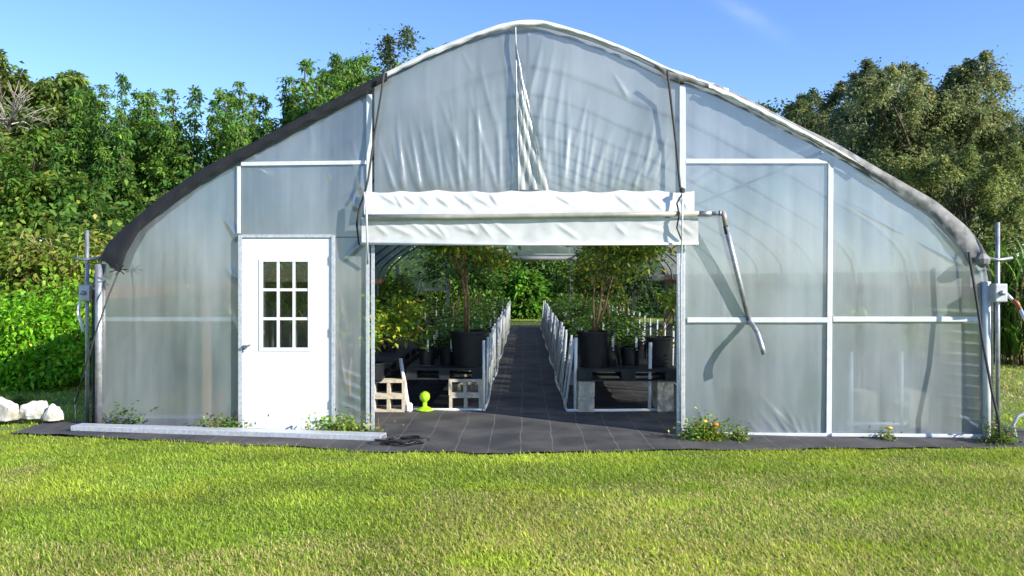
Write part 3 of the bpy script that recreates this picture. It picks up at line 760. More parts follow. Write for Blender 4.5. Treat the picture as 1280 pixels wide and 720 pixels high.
# frame of pipe behind the right film
t = thing('pipe_frame', 'white pipe frame seen faintly through the right end film', 'pipe frame', (FP(1095, 548, -.07)[0], FP(1095, 548, -.07)[1], 0))
o = ORIGIN[t.name]
m = MB(); m.tube([(o[0] - .3, o[1], .13), (o[0] + .3, o[1], .13)], .02, 8); m.build('bottom_rail', M_pvc, t, smooth=True)
for dx in (-.25, .26):
    m = MB(); m.tube([(o[0] + dx, o[1], .02), (o[0] + dx, o[1], .86)], .02, 8); m.build('post', M_pvc, t, smooth=True)
m = MB(); a = FP(257, 537, -.012); a = (a[0], a[1], 0); m.box(a[0] - .035, a[0] + .035, a[1], a[1] + .07, 0, 1.31)
tag(m.build('wooden_post', M_wood, None, origin=a), 'brown wooden post standing behind the hazy film left of the door', 'wooden post')
m = MB(); a = FP(271, 536, -.16); a = (a[0], a[1], 0); m.lathe([(.09, .0), (.085, .02), (.05, .2), (.018, .36), (.012, .37)], 16, (a[0] + .02, a[1] + .02, .008))
tag(m.build('garden_cone', M_red, None, origin=a, smooth=True), 'narrow red cone behind the film beside the brown post', 'cone')
a = ground_at(531, 515)
m = MB(); m.lathe([(.105, 0), (.105, .012), (.07, .03), (.028, .05), (.026, .10)], 24, (a[0], a[1], .02))
lm = thing('sprinkler', 'lime green plastic sprinkler with a round base and bulb before the left bench', 'sprinkler', (a[0], a[1], .02))
m.build('base', M_lime, lm, smooth=True)
m = MB(); m.lathe([(.026, .10), (.03, .105), (.058, .135), (.062, .165), (.055, .2), (.035, .215), (.03, .22), (.01, .228)], 24, (a[0], a[1], .02)); m.build('bulb', M_lime, lm, smooth=True)
# cord tangle
a = ground_at(503, 558); m = MB(); pts = []
for k in range(120):
    u = k / 119; th = u * 2 * math.pi * 6.3
    pts.append((a[0] + (.16 + .05 * math.sin(th * .37)) * math.cos(th) + .06 * math.sin(u * 9), a[1] + (.11 + .03 * math.cos(th * .61)) * math.sin(th), .035 + .03 * abs(math.sin(th * .7 + 1)) + .015 * u))
m.tube(pts, .008, 6); tag(m.build('cord', M_cord, None, origin=a, smooth=True), 'tangled black cord heaped on the ground cloth at the opening', 'cord')
a = ground_at(1270, 549); m = MB()
m.tube([(a[0] - .0, a[1], .0), (a[0] - .03, a[1], .14), (a[0] + .02, a[1], .23), (a[0] + .12, a[1] + .02, .26), (a[0] + .3, a[1] + .1, .2), (a[0] + .5, a[1] + .2, .03), (a[0] + .9, a[1] + .3, .015)], .018, 10)
tag(m.build('hose', M_hose, None, origin=a, smooth=True), 'grey hose arching out of the ground cloth beyond the right corner', 'hose')

# ------------------------------------------------------------------ potted plants
def pot_mb(r, h):
    m = MB(); m.lathe([(r * .82, 0), (r * .95, h * .93), (r * 1.04, h * .93), (r * 1.04, h), (r * .97, h), (r * .95, h * .9), (.001, h * .88)], 28); return m

def branchy(m, rng, base, h, spread, n, r0, tips):
    """a few stems that fork; collects twig tips"""
    for k in range(n):
        a = rng.uniform(0, 2 * math.pi); s = spread * rng.uniform(.3, 1)
        top = Vector((base[0] + math.cos(a) * s * .5, base[1] + math.sin(a) * s * .5, base[2] + h * rng.uniform(.45, .65)))
        p0 = Vector(base) + Vector((math.cos(a), math.sin(a), 0)) * r0 * 1.2
        mid = p0.lerp(top, .5) + Vector((rng.uniform(-.04, .04), rng.uniform(-.04, .04), 0))
        m.tube([p0, mid, top], [r0, r0 * .8, r0 * .55], 7)
        for q in range(4):
            b = a + rng.uniform(-1.3, 1.3)
            e = top + Vector((math.cos(b) * spread * rng.uniform(.3, .8), math.sin(b) * spread * rng.uniform(.3, .8), h * rng.uniform(.05, .5)))
            st = mid.lerp(top, rng.uniform(.3, 1))
            mm = st.lerp(e, .5) + Vector((0, 0, .05))
            m.tube([st, mm, e], [r0 * .45, r0 * .32, r0 * .12], 5)
            for w in range(3):
                f = mm.lerp(e, rng.uniform(.2, 1)) + Vector((rng.uniform(-1, 1), rng.uniform(-1, 1), rng.uniform(-.4, .6))) * spread * .28
                m.tube([mm.lerp(e, .5), f], [r0 * .16, r0 * .07], 4); tips.append(f)
            tips.append(e)

def potted_tree(label, loc, r, h, th, spread, nstem, r0, nleaf, L, base_c, other, seed, zmax=None, fr=.25, squash=.55):
    rng = random.Random(seed); nr = np.random.default_rng(seed)
    t = thing('potted_tree', label, 'potted plant', (0, 0, 0))
    pm = pot_mb(r, h); pm.build('pot', M_pot, t, smooth='auto', origin=(0, 0, 0), bevel=0)
    m = MB(); m.lathe([(r * .93, h * .87), (r * .5, h * .9), (.002, h * .92)], 20, closed=False); m.build('soil', M_soil, t, origin=(0, 0, 0))
    m = MB(); tips = []
    branchy(m, rng, (0, 0, h * .88), th, spread, nstem, r0, tips); m.build('trunk', M_stem, t, smooth=True, origin=(0, 0, 0))
    T = np.array([tuple(p) for p in tips]); idx = nr.integers(0, len(T), nleaf)
    P = T[idx] + nr.normal(0, 1, (nleaf, 3)) * np.array([spread * .17, spread * .17, spread * .13])
    D = nr.normal(0, 1, (nleaf, 3)); D[:, 2] = D[:, 2] * squash - .15
    V = leaf_quads(P, D, nr.uniform(.6, 1.2, nleaf) * L, nr.uniform(.4, .55, nleaf) * L, .3, nr)
    quads_object('crown', V, nleaf, leaf_cols(nleaf, base_c, .3, other, fr, nr), M_leaf, t)
    t.location = loc
    return t
GRN = (.12, .23, .03); YEL = (.42, .42, .04); DK = (.065, .14, .028); MID = (.16, .29, .04)
BT = PB + .141
potted_tree('tall leafy tree in a big black pot at the aisle corner of the left bench', (at(585, 458, 10.05)[0], 10.05, BT), .222, .43, 1.62, .66, 2, .02, 2300, .085, (.16, .28, .035), YEL, 101)
potted_tree('wide leafy tree with several stems in the big front pot of the right bench', (at(742, 458, 9.98)[0], 9.98, BT), .205, .43, 1.5, .74, 4, .016, 3300, .08, (.15, .26, .04), YEL, 102, fr=.24)
potted_tree('bushy yellow green shrub in a low pot by the left opening post', (-1.83, 9.72, .40), .16, .2, .75, .5, 4, .01, 1700, .085, (.26, .36, .035), (.46, .48, .05), 103)
potted_tree('sparse leafy plant in a black pot beside the right opening post', (1.64, 10.0, BT), .17, .36, .6, .32, 3, .007, 260, .075, GRN, YEL, 104)
potted_tree('spreading dark green plant in a black pot behind the left corner tree', (-1.2, 13.6, BT), .19, .36, 1.0, .55, 3, .013, 1300, .09, DK, MID, 105)
potted_tree('spreading green plant in a black pot behind the right front tree', (1.35, 13.3, BT), .19, .36, 1.1, .55, 4, .013, 1400, .09, DK, YEL, 106)
potted_tree('green potted tree halfway along the left bench', (-1.1, 18.2, BT), .2, .38, 1.35, .6, 3, .014, 1600, .11, GRN, YEL, 107)
potted_tree('green potted tree halfway along the right bench', (1.25, 18.0, BT), .2, .38, 1.35, .6, 3, .014, 1600, .11, GRN, MID, 108)
potted_tree('dark bushy potted shrub on the bench beyond the left picket row', (-2.4, 13.0, BT), .19, .3, .42, .5, 4, .01, 1300, .1, DK, GRN, 109)
potted_tree('grey green potted shrub near the pickets behind the right bench', (1.9, 15.5, BT), .2, .36, .85, .45, 4, .012, 1200, .1, (.09, .12, .06), DK, 110)
potted_tree('leafy potted plant on the floor seen through the panes of the white door', (-3.35, 10.9, .02), .2, .36, 1.5, .55, 4, .012, 1700, .09, GRN, YEL, 111)
potted_tree('darker potted plant farther behind the panes of the white door', (-3.3, 12.6, .02), .2, .36, 1.5, .6, 4, .012, 1700, .09, MID, GRN, 112)
potted_tree('leafy plant behind the hazy film under the crank', (2.35, 9.3, .02), .18, .3, .65, .5, 4, .01, 1500, .08, GRN, YEL, 113)
potted_tree('leafy plant behind the hazy film left of the brown post', (-3.95, 9.6, .02), .18, .3, .75, .5, 4, .01, 1500, .08, MID, YEL, 114)
potted_tree('leafy plant behind the film between door and opening post', (-1.95, 9.0, .02), .14, .3, 1.1, .3, 3, .01, 900, .08, GRN, YEL, 115)
potted_tree('tall leafy plant behind the hazy film below the left white rail', (-4.2, 10.4, .02), .18, .3, 1.1, .6, 5, .01, 2200, .09, YEL, MID, 116)
potted_tree('leafy plant on the floor behind the faint pipe frame', (3.95, 9.5, .02), .18, .3, .9, .5, 5, .01, 1800, .09, YEL, GRN, 117)
# pots without a tree
def bare_pot(label, loc, r, h):
    t = thing('plant_pot', label, 'plant pot', (0, 0, 0)); pot_mb(r, h).build('pot', M_pot, t, smooth='auto', origin=(0, 0, 0))
    m = MB(); m.lathe([(r * .93, h * .87), (r * .5, h * .9), (.002, h * .92)], 20, closed=False); m.build('soil', M_soil, t, origin=(0, 0, 0)); t.location = loc; return t
bare_pot('bare black pot at the far aisle end of the right bench', (.86, 24.3, BT), .17, .34)
hp = bare_pot('black pot hanging from the roof above the far left pickets', (at(526, 383, 18)[0], 18, at(526, 383, 18)[2]), .15, .24)
m = MB()
for k in range(3):
    a = k * 2.09; m.tube([(.15 * math.cos(a), .15 * math.sin(a), .23), (0, 0, .6)], .004, 5)
m.tube([(0, 0, .6), (0, 0, 1.75)], .004, 5); m.build('hanger', M_galvd, hp, origin=(0, 0, 0))
# small nursery pots, three kinds, copied along the benches
kinds = []
for s, (bc, oc, nl, L) in enumerate([(DK, MID, 150, .06), (tuple(.7 * c for c in GRN), MID, 190, .055), (DK, GRN, 130, .07)]):
    nr = np.random.default_rng(300 + s)
    t = thing('nursery_pot', 'x', 'potted plant', (0, 0, 0), 'small nursery pots on the benches')
    pot_mb(.115, .2).build('pot', M_pot, t, smooth='auto', origin=(0, 0, 0))
    P = np.stack([nr.normal(0, .075, nl), nr.normal(0, .075, nl), .2 + np.abs(nr.normal(0, .13, nl))], 1)
    D = nr.normal(0, 1, (nl, 3)); D[:, 2] = np.abs(D[:, 2]) * .6
    quads_object('foliage', leaf_quads(P, D, nr.uniform(.6, 1.2, nl) * L, nr.uniform(.4, .6, nl) * L, .3, nr), nl, leaf_cols(nl, bc, .3, oc, .3, nr), M_leaf, t)
    m = MB(); m.box(.03, .055, -.1, -.097, .17, .32); m.build('plant_tag', M_pvc, t, origin=(0, 0, 0))
    kinds.append(t)
used = [False] * 3
def nursery(x, y, lab, grp):
    k = R.randrange(3); sc = R.uniform(.9, 1.2); rz = R.uniform(-.5, .5)
    if not used[k]:
        o = kinds[k]; o.location = (x, y, BT); o.rotation_euler = (0, 0, rz); tag(o, lab, None, grp); used[k] = True
    else: dup(kinds[k], (x, y, BT), rz, sc, lab, grp)
for k, (x, lab) in enumerate([(-1.23, 'small black pot at the front of the left bench, next to the leafy shrub'), (-.97, 'small black pot of low leaves between the leaning post and the big left pot')]):
    nursery(x, 10.2, lab, 'small pots at the front of the left bench')
for k, (x, y, lab) in enumerate([(1.06, 10.1, 'small black pot touching the right side of the big right pot'), (1.3, 10.12, 'small black pot midway between the two larger pots of the right bench')]):
    nursery(x, y, lab, 'small pots at the front of the right bench')
for r in range(22):
    y = 10.9 + r * .63
    for x in (-1.28, -.98, -.70):
        if R.random() < .8: nursery(x + R.uniform(-.04, .04), y + R.uniform(-.1, .1), 'small black nursery pot of low green leaves along the left bench behind the front pots', 'nursery pots along the left bench')
    for x in (.8, 1.15, 1.5, 1.75):
        if R.random() < .7: nursery(x + R.uniform(-.04, .04), y + R.uniform(-.1, .1), 'small black nursery pot of low green leaves along the right bench behind the front pots', 'nursery pots along the right bench')
    if r < 18 and r % 2 == 0:
        nursery(-1.95 - R.uniform(0, .7), y + 1, 'small black nursery pot on the bench behind the leafy shrub', 'nursery pots on the bench behind the shrub')

# ------------------------------------------------------------------ weeds and flowers along the base
def weed(name, label, cat, px, py, n, rx, h, L, base_c, other, fr, seed, flowers=()):
    nr = np.random.default_rng(seed); a = ground_at(px, py)
    t = thing(name, label, cat, (a[0], a[1], .01))
    P = np.stack([nr.normal(0, rx, n), nr.normal(0, .05, n), np.abs(nr.normal(0, h * .5, n))], 1); D = nr.normal(0, 1, (n, 3)); D[:, 2] = np.abs(D[:, 2])
    quads_object('foliage', leaf_quads(P, D, nr.uniform(.6, 1.2, n) * L, nr.uniform(.35, .5, n) * L, .2, nr), n, leaf_cols(n, base_c, .3, other, fr, nr), M_leaf, t)
    m = MB()
    for k in range(10): x = R.gauss(0, rx); m.tube([(x, 0, 0), (x + R.gauss(0, .03), R.gauss(0, .03), h * R.uniform(.5, 1.1))], .003, 5)
    m.build('stem', M_stem, t, origin=(0, 0, 0))
    for (fx, fz, fm) in flowers:
        m = MB(); m.lathe([(.004, -.012), (.022, -.004), (.03, .008), (.02, .018), (.003, .022)], 12, (fx, -.05, fz)); m.tube([(fx, -.05, fz - .01), (fx * .8, -.02, 0)], .003, 5); m.build('flower', fm, t, origin=(0, 0, 0))
M_fo = mat('marigold_orange', (.75, .22, .02), .6); M_fy = mat('marigold_yellow', (.8, .55, .05), .6)
GW = (.12, .24, .03)
weed('marigold', 'low marigold clump with orange and yellow flowers at the foot of the right opening post', 'flower', 882, 552, 1100, .12, .19, .05, GW, YEL, .25, 401, ((-.02, .19, M_fy), (.09, .16, M_fo)))
weed('weed', 'small green weed between the marigolds and the white upright', 'weed', 924, 552, 260, .05, .13, .045, GW, YEL, .2, 402)
weed('weed', 'tiny weed with a pale bloom below the faint pipe frame', 'weed', 1109, 551, 120, .04, .1, .04, GW, DK, .3, 403, ((.0, .12, M_fy),))
weed('weed', 'upright leafy weed at the film left of the brown post', 'weed', 160, 535, 260, .11, .22, .055, (.1, .17, .04), GRN, .3, 404)
weed('weed', 'low weed with reddish leaves just left of the white door', 'weed', 278, 541, 480, .12, .14, .05, GW, (.25, .07, .03), .12, 405)
weed('weed', 'bright green weed growing between door and opening post', 'weed', 424, 544, 800, .16, .16, .055, (.16, .3, .04), YEL, .25, 406)
weed('weed', 'small weed among the ropes at the right corner', 'weed', 1250, 556, 380, .08, .2, .05, GW, (.4, .16, .03), .12, 407)
weed('weed', 'dark weed climbing at the left corner post', 'weed', 128, 531, 70, .04, .2, .05, DK, GRN, .3, 408)

# ------------------------------------------------------------------ rocks
def rock(label, px, py, w, h, seed):
    a = ground_at(px, py); r = np.random.default_rng(seed); bm_ = []
    import bmesh
    bm = bmesh.new(); bmesh.ops.create_icosphere(bm, subdivisions=4, radius=1)
    cuts = [Vector(r.normal(0, 1, 3)).normalized() for _ in range(16)]; ds = r.uniform(.5, .88, 16)
    for v in bm.verts:
        for c, dd in zip(cuts, ds):
            k = v.co.dot(c) - dd
            if k > 0: v.co -= c * k * .92
        v.co *= 1 + .018 * r.normal() + .05 * math.sin(v.co.x * 7 + seed) * math.sin(v.co.y * 9 + v.co.z * 8)
        v.co.x *= w; v.co.y *= w * .7; v.co.z = max(v.co.z * h, -.02) 
    me = bpy.data.meshes.new('rock'); bm.to_mesh(me); bm.free(); me.materials.append(M_rock)
    o = bpy.data.objects.new('rock', me); C.objects.link(o); o.location = (a[0], a[1], h * .3); tag(o, label, 'rock', 'white rocks on the lawn')
rock('white limestone rock at the edge of the photo, before the bright bush', 4, 531, .27, .27, 1)
rock('white lumpy limestone rock nearer the greenhouse, its left block', 47, 529, .2, .27, 2)
rock('white lumpy limestone rock closest to the guy rope', 66, 530, .15, .22, 3)

# ------------------------------------------------------------------ trees
def crown_clumps(nr, cen, rad, nl, L, up=.1, wl=.45, droop=.3, flat=1.0):
    """leaves clustered round clump centres"""
    idx = nr.integers(0, len(cen), nl)
    P = cen[idx] + nr.normal(0, 1, (nl, 3)) * (rad[idx, None] * np.array([1, 1, .75 * flat]))
    out = (P - cen[idx]) / np.maximum(rad[idx, None], .01)
    D = out * .6 + nr.normal(0, .7, (nl, 3)); D[:, 2] += up
    return leaf_quads(P, D, nr.uniform(.6, 1.25, nl) * L, nr.uniform(.7, 1.3, nl) * L * wl, droop, nr), idx

def limbs(m, nr, h, r0, cen, n):
    top = Vector((nr.normal(0, .2), nr.normal(0, .2), h))
    m.tube([(0, 0, -.1), (nr.normal(0, .05) * h * .1, 0, h * .4), tuple(top)], [r0, r0 * .75, r0 * .35], 9)
    for i in nr.permutation(len(cen))[:n]:
        e = Vector(cen[i]); s = Vector((0, 0, 0)).lerp(top, min(.9, max(.25, (e.z / max(h, 1)) * .65)))
        mid = s.lerp(e, .5) + Vector((0, 0, .25))
        m.tube([s, mid, e], [r0 * .35, r0 * .22, r0 * .08], 6)

def make_tree(name, label, cat, kind, seed, h, w, base_c, other, fr, nl, L, group=None, mt=None):
    nr = np.random.default_rng(seed)
    t = thing(name, label, cat, (0, 0, 0), group)
    if kind == 'column':
        cs = []; rs = []
        for k in range(8):
            ang = nr.uniform(0, 6.28); q = w * (0 if k == 0 else nr.uniform(.35, .95)); hk = h * (1 if k == 0 else nr.uniform(.6, .97))
            bx, by = nr.normal(0, .35), nr.normal(0, .25); z = h * .04
            while z < hk:
                f = z / hk; rz = .62 * (1 - f) ** .55 + .06; n3 = 4 if f < .8 else 2
                ox = math.cos(ang) * q * (.4 + .6 * f) + bx * max(0, f - .75) * 3; oy = math.sin(ang) * q * (.4 + .6 * f) + by * max(0, f - .75) * 3
                for j in range(n3):
                    aa = nr.uniform(0, 6.28); rr = rz * nr.uniform(.35, 1.15)
                    cs.append((ox + math.cos(aa) * rr, oy + math.sin(aa) * rr, z + nr.normal(0, .05) - rr * .15)); rs.append(nr.uniform(.09, .24) * (1.15 - .6 * f))
                z += .30 * nr.uniform(.8, 1.25)
        cen = np.array(cs); rad = np.array(rs)
        V, idx = crown_clumps(nr, cen, rad, nl, L, -.2, .42, .3, .6)
    elif kind == 'oak':
        nb = 17; cb = np.stack([nr.normal(0, w * .45, nb), nr.normal(0, w * .4, nb), h * nr.uniform(.28, .86, nb)], 1)
        cb[:, :2] *= (1.12 - .75 * ((cb[:, 2] / h - .35) / .6) ** 2)[:, None]
        br = w * nr.uniform(.22, .42, nb); n = 190; bi = nr.integers(0, nb, n)
        d = norm(nr.normal(0, 1, (n, 3))); d[:, 2] = d[:, 2] * .8 + .15
        cen = cb[bi] + d * br[bi, None] * nr.uniform(.65, 1.05, (n, 1)); cen[:, 2] = np.clip(cen[:, 2], .3, h)
        rad = nr.uniform(.45, 1.1, n) * w * .09
        tops = np.argsort(-(cen[:, 2] + nr.normal(0, h * .25, n)))[:70]; ex = []; er = []
        for i in tops:
            dv = np.array([nr.normal(0, .35), nr.normal(0, .35), 1.0])
            for j in range(1, 4): ex.append(cen[i] + dv * j * w * .042); er.append(w * .05 * (1 - j * .22))
        cen = np.concatenate([cen, np.array(ex)]); rad = np.concatenate([rad, np.array(er)])
        V, idx = crown_clumps(nr, cen, rad, nl, L, .15, .5)
    else:   # bush
        n = 70; a = nr.uniform(0, 6.28, n); el = np.arcsin(nr.uniform(0, 1, n)); q = nr.uniform(.55, 1, n)
        cen = np.stack([np.cos(a) * np.cos(el) * w * q, np.sin(a) * np.cos(el) * w * q * .8, np.sin(el) * h * q * .92 + .08], 1)
        rad = np.full(n, min(w, h) * .16) * nr.uniform(.6, 1.4, n)
        V, idx = crown_clumps(nr, cen, rad, nl, L, .1, .5)
    tone = nr.normal(1, .22, len(cen))
    col = leaf_cols(nl, base_c, .22, other, 0, nr); pick = nr.random(len(cen)) < fr; k = pick[idx] & (nr.random(nl) < .8); col[k] = leaf_cols(int(k.sum()), other, .22, None, 0, nr)
    col = np.clip(col * np.clip(tone[idx], .5, 1.6)[:, None], .004, .8)
    V[:, 2] = np.maximum(V[:, 2], .02)
    quads_object('crown', V, nl, col, mt or M_leaf_far, t)
    m = MB(); limbs(m, nr, h * (.7 if kind == 'column' else .62), max(.05, (.012 if kind == 'bush' else .022) * h), cen, 26 if kind != 'bush' else 16); m.build('trunk', M_bark, t, smooth=True, origin=(0, 0, 0))
    return t

def place(t, px, Y, top, h, rz=0, wide=1.0):
    """stand a tree of built height h so that its top reaches photo row `top`"""
    p = at(px, top, Y); s = p[2] / h
    t.location = (p[0], Y, 0); t.scale = (s * wide, s * wide, s); t.rotation_euler = (0, 0, rz)

# tall narrow trees on the left
COLG = [(.12, .245, .05), (.135, .265, .052), (.105, .22, .046)]
protos = [make_tree('columnar_tree', 'x', 'tree', 'column', 500 + k, 10, 1.0, COLG[k], (.17, .28, .04), .35, 26000, .21, 'tall narrow trees left of the greenhouse') for k in range(3)]
cols = [(92, 34, 108, 'narrow tree nearest the pale dead branches'), (128, 35, 92, 'narrow tree right of the broad yellow green tree'), (150, 33, 84, 'narrow tree with a double tip above the bright bush'),
        (178, 35, 112, 'short narrow tree in the dip right of the double tip'), (212, 34, 98, 'narrow tree with a blunt tip above the black cloth corner'), (241, 34, 100, 'narrow tree right of the blunt tipped one'),
        (268, 36, 122, 'low narrow tree above the shade cloth bend'), (299, 33, 88, 'narrow tree with a spread tip above the left white upright'), (328, 35, 112, 'low narrow tree between two taller tips above the door'),
        (354, 34, 92, 'narrow tree above the right edge of the white door'), (383, 33, 60, 'tallest slim tree left of the roof slope'), (418, 34, 58, 'full topped narrow tree behind the roof slope'),
        (444, 35, 66, 'narrow tree just before the dark round crown'), (468, 36, 68, 'narrow tree closest to the rope on the roof slope'), (112, 37, 100, 'narrow tree behind the gap by the yellow green crown'), (196, 37, 112, 'narrow tree half hidden behind the blunt tip'), (315, 38, 104, 'narrow tree behind the spread tip'), (402, 38, 78, 'narrow tree behind the tallest slim tree'), (432, 37, 70, 'narrow tree behind the full topped one'), (368, 38, 96, 'narrow tree low behind the right edge of the door'), (285, 38, 106, 'narrow tree filling the gap above the left white upright')]
seen = [False] * 3
for i, (px_, Y, top, lab) in enumerate(cols):
    k = i % 3; lab = 'tall dark green ' + lab
    o = protos[k] if not seen[k] else dup(protos[k], (0, 0, 0), 0, 1, lab, 'tall narrow trees left of the greenhouse'); seen[k] = True; o['label'] = lab
    place(o, px_, Y, top, 10.2, R.uniform(0, 6), R.uniform(.8, 1.05))
place(make_tree('broad_tree', 'broad yellow green tree at the left edge behind the dead branches', 'tree', 'oak', 520, 10, 3.6, (.19, .24, .05), (.1, .16, .03), .3, 15000, .26), 5, 38, 72, 9.6)
place(make_tree('broad_tree', 'feathery green tree top between the left edge and the narrow trees', 'tree', 'oak', 521, 10, 3.0, (.13, .20, .045), (.2, .26, .05), .35, 13000, .26), 65, 40, 84, 9.6)
place(make_tree('broad_tree', 'dark round tree crown above the left roof slope', 'tree', 'oak', 522, 10, 4.8, (.11, .15, .07), (.18, .20, .08), .3, 36000, .17), 506, 46, 82, 9.6)
place(make_tree('broad_tree', 'leafy green crown between the dark round crown and the slim trees', 'tree', 'oak', 525, 10, 3.6, (.12, .22, .05), (.18, .28, .05), .3, 26000, .17), 452, 40, 78, 9.6)
place(make_tree('broad_tree', 'bright green tree top peeping over the white roof edge', 'tree', 'oak', 523, 10, 2.2, (.13, .24, .04), (.09, .17, .03), .2, 12000, .2), 586, 46, 30, 9.6, 0, .8)
place(make_tree('broad_tree', 'small dark tree tip just left of the roof ridge', 'tree', 'oak', 524, 10, 2.2, (.04, .07, .025), (.06, .1, .02), .2, 9000, .26), 628, 50, 20, 9.6, 0, .8)
# broadleaf trees and shrubs on the left, nearer
place(make_tree('broadleaf_tree', 'dense large leaved tree below the dead branches', 'tree', 'oak', 530, 6, 2.4, (.11, .21, .03), (.26, .31, .05), .3, 13000, .2), 40, 23, 158, 5.7)
place(make_tree('broadleaf_tree', 'dark leafy tree between the large leaved tree and the shade cloth', 'tree', 'oak', 531, 6, 2.2, (.07, .15, .025), (.15, .23, .04), .3, 9000, .24), 118, 24, 225, 5.7)
place(make_tree('shrub', 'olive shrub behind the middle of the black shade cloth', 'shrub', 'oak', 532, 5, 1.8, (.16, .19, .06), (.11, .18, .045), .4, 8000, .2), 240, 28, 226, 4.8)
place(make_tree('shrub', 'tall yellow green shrub at the left edge above the bright bush', 'shrub', 'bush', 533, 3, 1.5, (.22, .30, .04), (.11, .19, .03), .35, 6500, .17), 12, 15.5, 265, 2.9)
place(make_tree('shrub', 'yellow green shrub beside the left winder pole', 'shrub', 'bush', 534, 3, 1.3, (.20, .28, .04), (.3, .28, .07), .4, 6500, .16), 82, 15.0, 272, 2.9)
place(make_tree('shrub', 'dark green shrub filling behind the left corner of the greenhouse', 'shrub', 'bush', 535, 3, 1.7, (.09, .18, .03), (.17, .25, .04), .3, 5200, .17), 135, 17.5, 240, 2.9)
place(make_tree('bush', 'bright green leafy bush before the taller shrubs', 'bush', 'bush', 536, 1.3, 1.15, (.17, .42, .02), (.28, .50, .03), .3, 8500, .10, mt=M_leaf), 62, 12.4, 368, 1.27)
place(make_tree('bush', 'bright green bush cut by the left edge of the photo', 'bush', 'bush', 537, 1.3, 1.2, (.16, .40, .02), (.28, .50, .03), .3, 8500, .10, mt=M_leaf), -25, 12.3, 375, 1.27)
place(make_tree('weed_patch', 'low green weeds around the white rocks', 'weeds', 'bush', 538, .4, .5, (.1, .2, .02), (.2, .24, .03), .3, 1400, .07, mt=M_leaf), 26, 10.0, 497, .38)
# bare branches
def dead(name, label, px, py, Y, n, ln, seed, mt, up, lean=.1):
    r = random.Random(seed); p = at(px, py, Y); m = MB(); t = thing(name, label, 'branch', (p[0], p[1], 0))
    m.tube([(p[0] - lean, p[1], 0), (p[0] - lean * .7, p[1], p[2] * .6), p], [.06, .05, .04], 7); m.build('trunk', mt, t, smooth=True)
    m = MB()
    for k in range(n):
        a = Vector((r.uniform(-.3, 1.0) if up < .8 else r.uniform(-.6, .6), r.uniform(-.8, .3), r.uniform(-.1, up))).normalized(); l = ln * r.uniform(.5, 1.1)
        st = Vector(p) - Vector((0, 0, r.uniform(0, .3)))
        b = st + a * l * .5 + Vector((0, 0, .1)); e = st + a * l + Vector((0, 0, -.15 * l * r.random()))
        m.tube([st, b, e], [.022, .015, .005], 5)
        for q in range(5):
            s2 = st.lerp(e, r.uniform(.3, .95)); e2 = s2 + (a + Vector((r.uniform(-.7, .7), r.uniform(-.7, .7), r.uniform(-.5, .5)))).normalized() * l * .35
            m.tube([s2, e2], [.012, .004], 4)
    m.build('twigs', mt, t, smooth=True)
dead('dead_tree', 'pale bare dead branches high at the left edge', 12, 152, 21.5, 18, 1.7, 61, M_dead, .7, 2.2)
dead('dead_shrub', 'brown bare stems of the shrub above the bright bush', 35, 350, 15.2, 7, 1.0, 62, M_tan, 1.2)
dead('dead_shrub', 'brown bare stems beside the left winder pole', 80, 350, 14.9, 7, 1.0, 63, M_tan, 1.2)
# right: oaks
place(make_tree('oak_tree', 'tallest dark oak at the right edge of the photo', 'tree', 'oak', 540, 10, 4.2, (.17, .205, .085), (.27, .29, .11), .35, 60000, .14), 1238, 30, 66, 9.7)
place(make_tree('oak_tree', 'dark oak with a tall tufted crown above the right roof bend', 'tree', 'oak', 541, 10, 3.3, (.15, .185, .09), (.24, .26, .10), .3, 50000, .14), 1105, 33, 62, 9.7)
place(make_tree('oak_tree', 'low dark oak crown close to the roof slope', 'tree', 'oak', 542, 10, 3.4, (.12, .16, .065), (.21, .24, .08), .3, 28000, .15), 1022, 38, 114, 9.7)
place(make_tree('oak_tree', 'small yellow green crown where the roof slope meets the oaks', 'tree', 'oak', 543, 10, 2.4, (.09, .13, .02), (.05, .08, .02), .2, 10000, .22), 985, 42, 116, 9.7)
place(make_tree('oak_tree', 'oak filling the gap between the two tall oaks', 'tree', 'oak', 544, 10, 3.6, (.175, .215, .085), (.28, .30, .11), .35, 50000, .14), 1165, 29, 90, 9.7)
place(make_tree('oak_tree', 'low green oak directly behind the right roof corner', 'tree', 'oak', 545, 7, 3.0, (.18, .23, .07), (.29, .32, .1), .35, 42000, .13), 1215, 23, 190, 6.8)
place(make_tree('oak_tree', 'leafy oak beyond the right edge behind the cane', 'tree', 'oak', 546, 10, 3.8, (.13, .17, .06), (.22, .25, .08), .3, 28000, .14), 1330, 26, 110, 9.7)
place(make_tree('shrub', 'dark shrub in the gap behind the cane right of the winder pole', 'shrub', 'bush', 547, 3, 2.2, (.10, .15, .04), (.18, .22, .05), .3, 7000, .16), 1285, 22, 262, 2.9)
